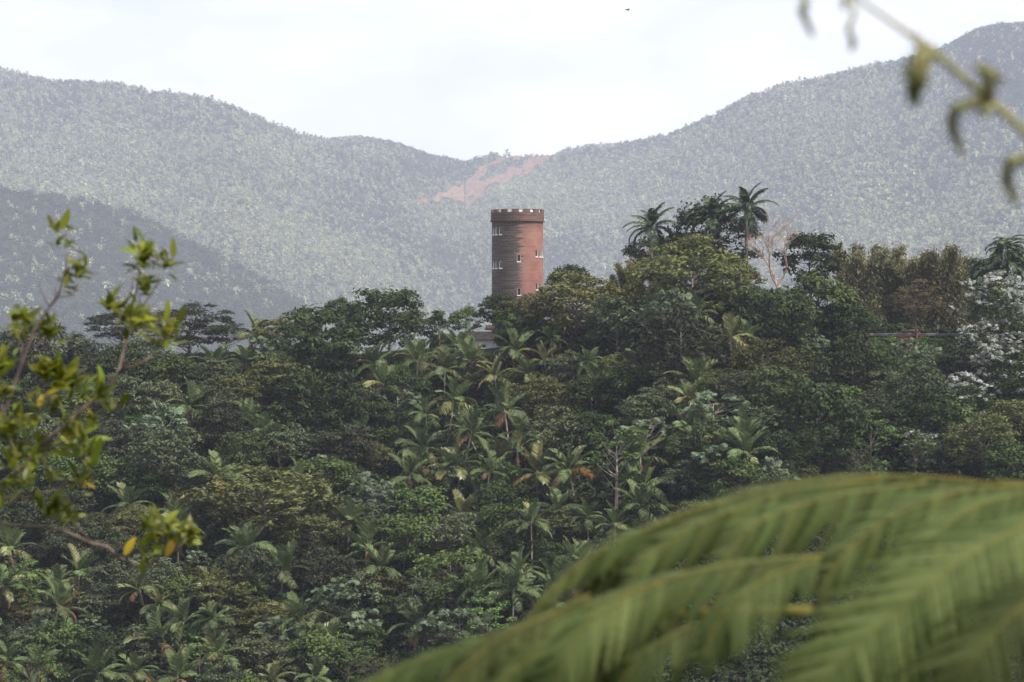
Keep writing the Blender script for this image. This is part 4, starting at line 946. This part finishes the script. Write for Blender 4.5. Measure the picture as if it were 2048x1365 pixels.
BR = [[(-420, 1500, 0, 16), (-200, 1200, 0, 12), (0, 968, 0, 9), (55, 927, 0, 8), (110, 867, 0, 7.5), (165, 818, .05, 7), (209, 779, .05, 6.5), (236, 745, .05, 6), (250, 690, .1, 5), (262, 612, .1, 4), (278, 545, .1, 3)],
      [(236, 745, .05, 5), (262, 735, 0, 4.5), (305, 711, 0, 4)],
      [(-200, 1200, 0, 9), (-60, 950, -.1, 8), (16, 807, -.1, 6.5), (55, 697, -.1, 5.5), (99, 614, -.1, 4.5), (126, 560, -.1, 3.6), (134, 500, -.1, 2.6)],
      [(99, 614, -.1, 3.5), (146, 590, -.1, 3), (160, 562, -.1, 2.4)], [(99, 614, -.1, 2.6), (86, 588, -.1, 2), (79, 562, -.1, 1.3)], [(110, 598, -.1, 2.2), (112, 575, -.1, 1.2)],
      [(250, 660, .1, 3.5), (256, 600, .1, 2.6), (266, 545, .1, 2)], [(272, 640, .1, 3), (300, 590, .1, 2.6), (318, 545, .1, 2)], [(280, 610, .1, 2.2), (290, 575, .1, 1.6)],
      [(-200, 1200, 0, 8), (0, 1047, .1, 6.5), (93, 1054, .1, 6), (181, 1086, .1, 5.5), (236, 1113, .1, 5), (291, 1131, .1, 4)], [(181, 1086, .1, 3), (140, 1040, .1, 2.4)],
      [(291, 1131, .1, 3), (330, 1095, .1, 2.4), (372, 1078, .1, 2)],
      [(-60, 1010, 0, 7), (0, 999, 0, 5.5), (55, 996, 0, 5), (104, 982, 0, 4), (140, 952, 0, 3)], [(55, 927, 0, 5), (10, 830, 0, 4), (-10, 760, 0, 3)],
      [(110, 867, 0, 4), (90, 900, 0, 3), (95, 950, 0, 2)], [(165, 818, .05, 4), (130, 790, 0, 3), (118, 755, 0, 2.4)], [(82, 870, 0, 3), (150, 880, 0, 2.4), (165, 940, 0, 2)], [(40, 815, 0, 4), (75, 775, 0, 3), (95, 745, 0, 2)],
      [(190, 790, 0, 3), (215, 815, 0, 2), (228, 820, 0, 1.5)], [(30, 770, -.1, 3), (45, 690, -.1, 2.4), (45, 655, -.1, 2)], [(55, 697, -.1, 2.4), (90, 672, -.1, 2)]]
inv = Matrix.Translation((-base.x, -base.y, -gz))
for k, br in enumerate(BR):
    mb = MB(); pts = [inv @ at(x, y, D0+dd) for x, y, dd, _ in br]; rad = [wpx*D0/FPX*.58 for *_, wpx in br]
    if k == 0: pts = [Vector((0, 0, -.3)), Vector((-.05, 0, 1.5))] + pts; rad = [.06, .045] + rad
    dense_p, dense_r = [], []
    for i in range(len(pts)-1):
        dense_p += [pts[i], (pts[i]*.5+pts[i+1]*.5) + Vector((rng.gauss(0, .006), 0, rng.gauss(0, .006)))]; dense_r += [rad[i], (rad[i]+rad[i+1])/2]
    mb.tube(dense_p + [pts[-1]], dense_r + [rad[-1]], 7); link('branch', mb.mesh('branch', M['twig'], True), sh)
ROS = [(124, 486, 6, .9), (110, 470, 3, .9), (151, 545, 7, .95), (165, 540, 4, .8), (138, 562, 4, .8), (286, 520, 14, 1.1), (280, 500, 6, 1), (327, 532, 9, .9), (294, 567, 8, .8), (230, 618, 9, 1.05), (258, 640, 8, 1), (290, 648, 9, 1), (268, 662, 5, .9), (327, 668, 8, .95), (342, 660, 3, .9),
       (48, 645, 10, 1.1), (40, 672, 7, 1), (96, 670, 9, .95), (118, 755, 13, 1.25), (145, 770, 9, 1.1), (90, 748, 8, 1.1), (8, 740, 9, 1.1), (-2, 790, 7, 1), (176, 852, 5, .9), (228, 820, 2, 1.0), (82, 809, 4, .8), (105, 815, 5, .9), (154, 885, 9, 1.15), (170, 905, 7, 1.2), (140, 860, 6, 1), (10, 870, 9, 1.1), (45, 850, 7, 1), (60, 880, 5, 1),
       (93, 905, 8, 1.05), (70, 925, 6, 1), (165, 957, 4, .9), (157, 975, 3, .8), (5, 982, 6, 1), (95, 950, 4, .9), (50, 960, 4, .9), (118, 1032, 8, .95), (145, 1040, 5, .9), (90, 1020, 4, .9), (320, 1072, 10, 1.05), (300, 1055, 6, 1), (372, 1080, 9, 1), (345, 1070, 7, 1), (288, 1112, 6, .9), (200, 790, 6, 1), (30, 900, 6, 1), (20, 930, 5, 1), (170, 790, 5, .9)]
YEL = [(165, 1045), (332, 1100), (250, 1100), (165, 957), (157, 975), (176, 852), (290, 648), (82, 809), (327, 668)]
LV = []
for cx, cy_, n_, sz in ROS:
    c = inv @ at(cx, cy_, D0 + rng.uniform(-.25, .25)); axis = Vector((rng.gauss(.15, .25), rng.gauss(-.2, .25), 1)).normalized(); a0 = rng.uniform(0, 6.28)
    for i in range(int(n_*2.4)):
        a = a0 + i*2.4; el = R(rng.uniform(5, 75)); q = axis.to_track_quat('Z', 'Y') @ Euler((rng.gauss(0, .35), -el, a)).to_quaternion()
        yl = any(abs(cx-a1) < 12 and abs(cy_-b1) < 14 for a1, b1 in YEL) and rng.random() < .22
        p = c + Vector((rng.gauss(0, .014), rng.gauss(0, .014), rng.gauss(0, .018)))
        LV.append((sz*rng.uniform(.38, .64), LEAFY if yl else rng.choice(LEAF), p, q, cx))
LV.sort(key=lambda l: -l[0] - (.3 if l[1] is LEAFY else 0) + (.5 if l[4] < 5 else 0))
for sz, me, p, q, _ in LV[:296]: link('leaf', me, sh, p, q.to_euler(), sz)
Vb, Qb, off = [], [], 0
lq = np.array([p_.vertices[:] for p_ in LEAF[0].polygons])
for sz, me, p, q, _ in LV[296:]:
    v = np.array([v_.co[:] for v_ in me.vertices]) * sz @ np.array(q.to_matrix()).T + np.array(p); Vb.append(v); Qb.append(lq + off); off += len(v)
o = link('leaves', np_mesh('leaves', np.concatenate(Vb), np.concatenate(Qb), M['fgleaf'], smooth=True), sh); o['kind'] = 'stuff'
for cx, cy_ in ((250, 1100), (332, 1102)):
    link('leaf', LEAFY, sh, inv @ at(cx, cy_+10, D0), (rng.uniform(-.3, .3)+1.2, -1.1, .3), .62)

# tree fern in the lower right foreground
fb = at(2500, 1700, 3.6); fgz = float(hz(fb.x, fb.y))
fern = link('foreground_tree_fern', None, None, (fb.x, fb.y, fgz)); tag(fern, 'large blurred tree fern frond filling the lower right foreground', 'tree fern')
finv = Matrix.Translation((-fb.x, -fb.y, -fgz))
mb = MB(); mb.tube([(0, 0, -.3), (0, 0, .6), (-.05, 0, fb.z-fgz-.1)], [.07, .06, .05], 12); link('trunk', mb.mesh('trunk', M['bark'], True), fern)
def pinnule_mesh(L, W, curl):
    V, Q = [], []; n_ = 14
    for i in range(n_+1):
        t = i/n_; wv = W*(1-.85*t**1.6)*(1.0 if i % 2 == 0 else .62) if i < n_ else .0005; z = -curl*L*t*t
        V += [(L*t, -wv/2, z), (L*t, 0, z+.0015), (L*t, wv/2, z)]
    for i in range(n_): Q += [(3*i, 3*i+3, 3*i+4, 3*i+1), (3*i+1, 3*i+4, 3*i+5, 3*i+2)]
    return np_mesh('pinnule', np.array(V), Q, M['pinnule'])
PN = [pinnule_mesh(.10, .0165, .25), pinnule_mesh(.10, .018, .40), pinnule_mesh(.10, .0155, .12)]
# midrib (photo pixels + depth), pinnule length in px for the near and the far side, hang direction near and far (x right, y away, z up), spacing m, singly built or not
PIN = [([(1990, 968, 3.35), (1880, 952, 3.3), (1660, 952, 3.25), (1490, 988, 3.2), (1340, 1038, 3.15), (1170, 1115, 3.1), (1090, 1185, 3.08), (1040, 1260, 3.08)], 125, 105, (-.30, -.25, -1), (-.5, .8, .12), 1),
       ([(1760, 958, 3.2), (1560, 985, 3.12), (1390, 1050, 3.05), (1285, 1120, 3.0), (1240, 1190, 3.0)], 150, 100, (-.22, -.3, -1), (-.7, .6, .1), 1),
       ([(1850, 965, 3.1), (1680, 990, 3.02), (1560, 1022, 2.98), (1490, 1060, 2.95), (1430, 1150, 2.92)], 165, 100, (-.12, -.3, -1), (-.7, .6, .1), 1),
       ([(2060, 970, 3.05), (1925, 978, 2.95), (1780, 1030, 2.9), (1685, 1105, 2.86), (1640, 1190, 2.85)], 170, 110, (-.1, -.3, -1), (-.7, .6, .15), 1),
       ([(1760, 1105, 2.9), (1540, 1120, 2.85), (1390, 1140, 2.82), (1245, 1185, 2.8), (1050, 1262, 2.76), (860, 1308, 2.74), (690, 1385, 2.72)], 165, 90, (-.25, -.35, -1), (-.75, .6, .12), 1),
       ([(1640, 1120, 2.75), (1540, 1150, 2.72), (1450, 1220, 2.7), (1400, 1320, 2.7)], 130, 110, (.35, -.3, -1), (-.9, .2, -.2), 0),
       ([(1330, 1165, 2.75), (1190, 1225, 2.7), (1130, 1310, 2.68), (1090, 1420, 2.68)], 150, 130, (.3, -.3, -1), (-.95, .2, -.25), 0),
       ([(1180, 1190, 2.8), (1000, 1275, 2.74), (900, 1360, 2.72), (860, 1450, 2.72)], 160, 130, (.25, -.3, -1), (-.95, .2, -.2), 0),
       ([(2110, 1020, 2.6), (1980, 1085, 2.55), (1880, 1150, 2.52), (1780, 1235, 2.5), (1680, 1325, 2.48), (1600, 1420, 2.48)], 230, 240, (.45, -.25, -.75), (-.75, .1, .35), 0),
       ([(2140, 1130, 2.45), (2020, 1230, 2.42), (1940, 1330, 2.4), (1890, 1430, 2.4)], 220, 200, (.5, -.2, -.8), (-.75, .1, .3), 0),
       ([(2150, 980, 2.9), (2048, 985, 2.85), (1940, 1015, 2.8), (1850, 1085, 2.75), (1790, 1180, 2.7)], 190, 120, (-.15, -.3, -1), (-.75, .4, .2), 0),
       ([(2000, 1190, 2.7), (1880, 1260, 2.66), (1800, 1340, 2.64), (1760, 1430, 2.64)], 200, 190, (.4, -.2, -.8), (-.8, .1, .2), 0)]
PIN += [([(1420, 1150, 2.95), (1300, 1200, 2.9), (1220, 1270, 2.88), (1180, 1360, 2.88), (1160, 1430, 2.88)], 150, 130, (.3, -.2, -1), (-.95, .3, -.1), 0),
        ([(1330, 1215, 2.95), (1240, 1280, 2.9), (1200, 1370, 2.88), (1190, 1440, 2.88)], 140, 120, (.4, -.2, -1), (-.9, .3, -.1), 0),
        ([(1850, 1150, 2.8), (1740, 1210, 2.75), (1680, 1290, 2.74), (1640, 1400, 2.74)], 150, 150, (.4, -.2, -.9), (-.9, .2, -.1), 0),
        ([(1620, 962, 3.28), (1430, 1020, 3.22), (1280, 1090, 3.18), (1180, 1160, 3.15), (1120, 1240, 3.15)], 130, 80, (-.25, -.3, -1), (-.7, .6, .1), 0),
        ([(1500, 1230, 2.8), (1380, 1250, 2.76), (1280, 1310, 2.74), (1220, 1400, 2.74)], 130, 120, (.3, -.3, -1), (-.9, .2, -.3), 0),
        ([(1250, 1240, 2.78), (1080, 1300, 2.72), (980, 1380, 2.7)], 150, 110, (.2, -.3, -1), (-.9, .3, 0), 0),
        ([(2120, 1080, 2.7), (2000, 1120, 2.65), (1900, 1190, 2.62), (1820, 1290, 2.6)], 200, 170, (.35, -.25, -.9), (-.8, .2, .3), 0),
        ([(1700, 1240, 2.85), (1640, 1290, 2.8), (1600, 1370, 2.8)], 110, 110, (.3, -.2, -.9), (-.9, .2, -.2), 0)]
frng = random.Random(3); single = 0
for mid, ln, lf, hn, hf, one in PIN:
    pts = [at(a1, b1, c1*1.2) for a1, b1, c1 in mid]
    # resample
    seg = [0]
    for i in range(len(pts)-1): seg.append(seg[-1] + (pts[i+1]-pts[i]).length)
    tot = seg[-1]; P = np.array([tuple(p) for p in pts])
    cur = lambda s_: Vector([np.interp(s_, seg, P[:, j]) for j in range(3)])
    nS = 24; smp = [cur(tot*i/nS) for i in range(nS+1)]
    for _ in range(3): smp = [smp[0]] + [(smp[i-1]+smp[i]*2+smp[i+1])/4 for i in range(1, nS)] + [smp[-1]]
    mb = MB(); mb.tube([finv @ p for p in smp], [.0017*(1-.6*i/nS) for i in range(nS+1)], 6)
    pin = link('pinna', mb.mesh('pinna', M['midrib'], True), fern)
    fine = mid[0][0] >= 2100; npn = int(tot/(.0095 if fine else .0165)); big = []
    for i in range(npn):
        t = (i+.5)/npn; k = min(int(t*nS), nS-1); f = t*nS-k; p = smp[k]*(1-f)+smp[k+1]*f; tg = (smp[k+1]-smp[k]).normalized()
        prof = min(1, .55+1.6*t)*(1-.72*max(0, (t-.55)/.45)**1.6)
        for side, (ll, h) in enumerate(((ln, hn), (lf, hf))):
            d = (Vector(h).normalized() + tg*(.45 if mid[0][0] < 2100 or side == 0 else 1.1) + Vector((frng.gauss(0, .05), frng.gauss(0, .06), frng.gauss(0, .05)))).normalized()
            L_ = ll*p.y/FPX*prof*frng.uniform(.9, 1.08)
            zax = (d.cross(tg) if side == 0 else tg.cross(d)).normalized()
            if zax.z < 0: zax = -zax
            yax = zax.cross(d).normalized(); Mx = Matrix((d, yax, d.cross(yax))).transposed().to_4x4()
            Mx = Matrix.Translation(finv @ p) @ Mx @ Matrix.Diagonal((L_/.10, (.56 if fine else .92), L_/.10, 1))
            if one and single < 300:
                o = link('pinnule', frng.choice(PN), pin); o.matrix_local = Mx; single += 1
            else: big.append(Mx)
    if big:
        base_v = [np.array([v.co[:] for v in pm_.vertices]) for pm_ in PN]; base_q = np.array([p_.vertices[:] for p_ in PN[0].polygons])
        Vb, Qb = [], []
        for j, Mx in enumerate(big):
            A = np.array(Mx); v = base_v[j % 3] @ A[:3, :3].T + A[:3, 3]; Qb.append(base_q + j*len(v)); Vb.append(v)
        o = link('pinnules', np_mesh('pinnules', np.concatenate(Vb), np.concatenate(Qb), M['pinnule']), pin); o['kind'] = 'stuff'
mb = MB(); rs = [(x1, y1, d1*1.2) for x1, y1, d1 in [(2500, 1560, 3.0), (2250, 1300, 3.1), (2060, 1232, 2.95), (1850, 1222, 2.9), (1640, 1222, 2.86), (1440, 1222, 2.84), (1250, 1235, 2.82), (1050, 1290, 2.8)]]
mb.tube([finv @ at(*p) for p in rs], [.02, .012, .0085, .0075, .0068, .006, .005, .003], 8); link('rachis', mb.mesh('rachis', M['midrib'], True), fern)
mb = MB(); mb.tube([finv @ at(*p) for p in [(2500, 1560, 3.6), (2330, 1120, 3.8), (2150, 985, 4.0), (1990, 965, 4.02)]], [.016, .012, .009, .006], 8); link('rachis', mb.mesh('rachis', M['midrib'], True), fern)

# unfurling frond, upper right
DU = 2.4
ub = at(2700, 1500, DU); ugz = float(hz(ub.x, ub.y)); uf = link('unfurling_frond', None, None, (ub.x, ub.y, ugz)); tag(uf, 'blurred unfurling fern stem with curled young leaflets, top right foreground', 'fern')
uinv = Matrix.Translation((-ub.x, -ub.y, -ugz))
ST = [(2500, 760, 12), (2250, 460, 11), (2130, 355, 10), (2048, 262, 9), (1985, 205, 9), (1920, 150, 8), (1870, 105, 8), (1825, 72, 6), (1785, 45, 4.5), (1735, 12, 3.5), (1690, -30, 3), (1600, -60, 2.5)]
mb = MB(); mb.tube([Vector((0, 0, -.2))] + [uinv @ at(x, y, DU) for x, y, _ in ST], [.016] + [wp*DU/FPX for *_, wp in ST], 8); link('rachis', mb.mesh('rachis', M['crozier'], True), uf)
CR = [[(1868, 100, 9), (1838, 112, 16), (1826, 150, 19), (1828, 185, 14), (1838, 210, 6)], [(1868, 100, 6), (1852, 130, 12), (1845, 165, 11), (1835, 190, 5)], [(1832, 78, 9), (1838, 88, 6), (1842, 94, 3)],
      [(1985, 205, 9), (1975, 170, 14), (1985, 150, 15), (1960, 135, 8), (1945, 130, 4)], [(1985, 205, 9), (1945, 205, 13), (1912, 220, 13), (1903, 255, 11), (1915, 285, 9), (1925, 312, 6)], [(1990, 205, 9), (1972, 222, 9), (1965, 232, 4)],
      [(2105, 330, 9), (2050, 318, 14), (2020, 325, 12), (2012, 355, 11), (2022, 385, 9), (2034, 412, 6)], [(1700, -30, 5), (1690, 0, 7), (1688, 20, 5)], [(1705, -20, 3), (1708, 25, 5), (1697, 62, 5), (1706, 85, 7), (1702, 102, 4)],
      [(1608, -60, 4), (1610, 0, 8), (1606, 25, 8), (1616, 50, 6), (1626, 72, 5)], [(2140, 360, 9), (2120, 300, 12), (2090, 280, 10)]]
for cr in CR:
    mb = MB(); pts = [uinv @ at(x, y, DU - .03*math.sin(i)) for i, (x, y, _) in enumerate(cr)]; dp, dr = [], []
    for i in range(len(pts)-1):
        for f in (0, .33, .66): dp.append(pts[i].lerp(pts[i+1], f)); dr.append((cr[i][2]*(1-f)+cr[i+1][2]*f)*DU/FPX*.8*(1 + .18*math.sin(7*i+11*f)))
    mb.tube(dp + [pts[-1]], dr + [cr[-1][2]*DU/FPX*.5], 8); c = link('curled_leaflet', mb.mesh('curled_leaflet', M['crozier'], True), uf)
    hv = MB()                                            # small unopened segments bristling from the curl
    for i, p in enumerate(dp):
        for k in range(11):
            d = Vector((frng.gauss(0, 1), frng.gauss(0, 1), frng.gauss(0, 1))).normalized()*dr[i]*frng.uniform(1.2, 2.6); s2 = d.cross(Vector((.3, .5, .8))).normalized()*dr[i]*.35
            hv.add([p - s2, p + s2, p + d + s2*.3, p + d - s2*.3], [(0, 1, 2, 3)])
    link('scales', hv.mesh('scales', M['pinnule']), c)

# ------------------------------------------------------------------ haze
hm = bpy.data.materials.new('haze'); hm.use_nodes = True; t = hm.node_tree; t.nodes.clear()
o_ = t.nodes.new('ShaderNodeOutputMaterial'); pv = t.nodes.new('ShaderNodeVolumePrincipled')
pv.inputs['Color'].default_value = (0.69, 0.755, 1.0, 1); pv.inputs['Density'].default_value = HAZE_D = 0.000074; pv.inputs['Anisotropy'].default_value = 0.0
t.links.new(pv.outputs[0], o_.inputs['Volume'])
mb = MB(); mb.box((-6000, -200, -420), (6000, 9440, 1040)); hb = link('haze', mb.mesh('haze', hm)); tag(hb, 'pale bluish haze in the air over the valley', None, None, 'stuff')
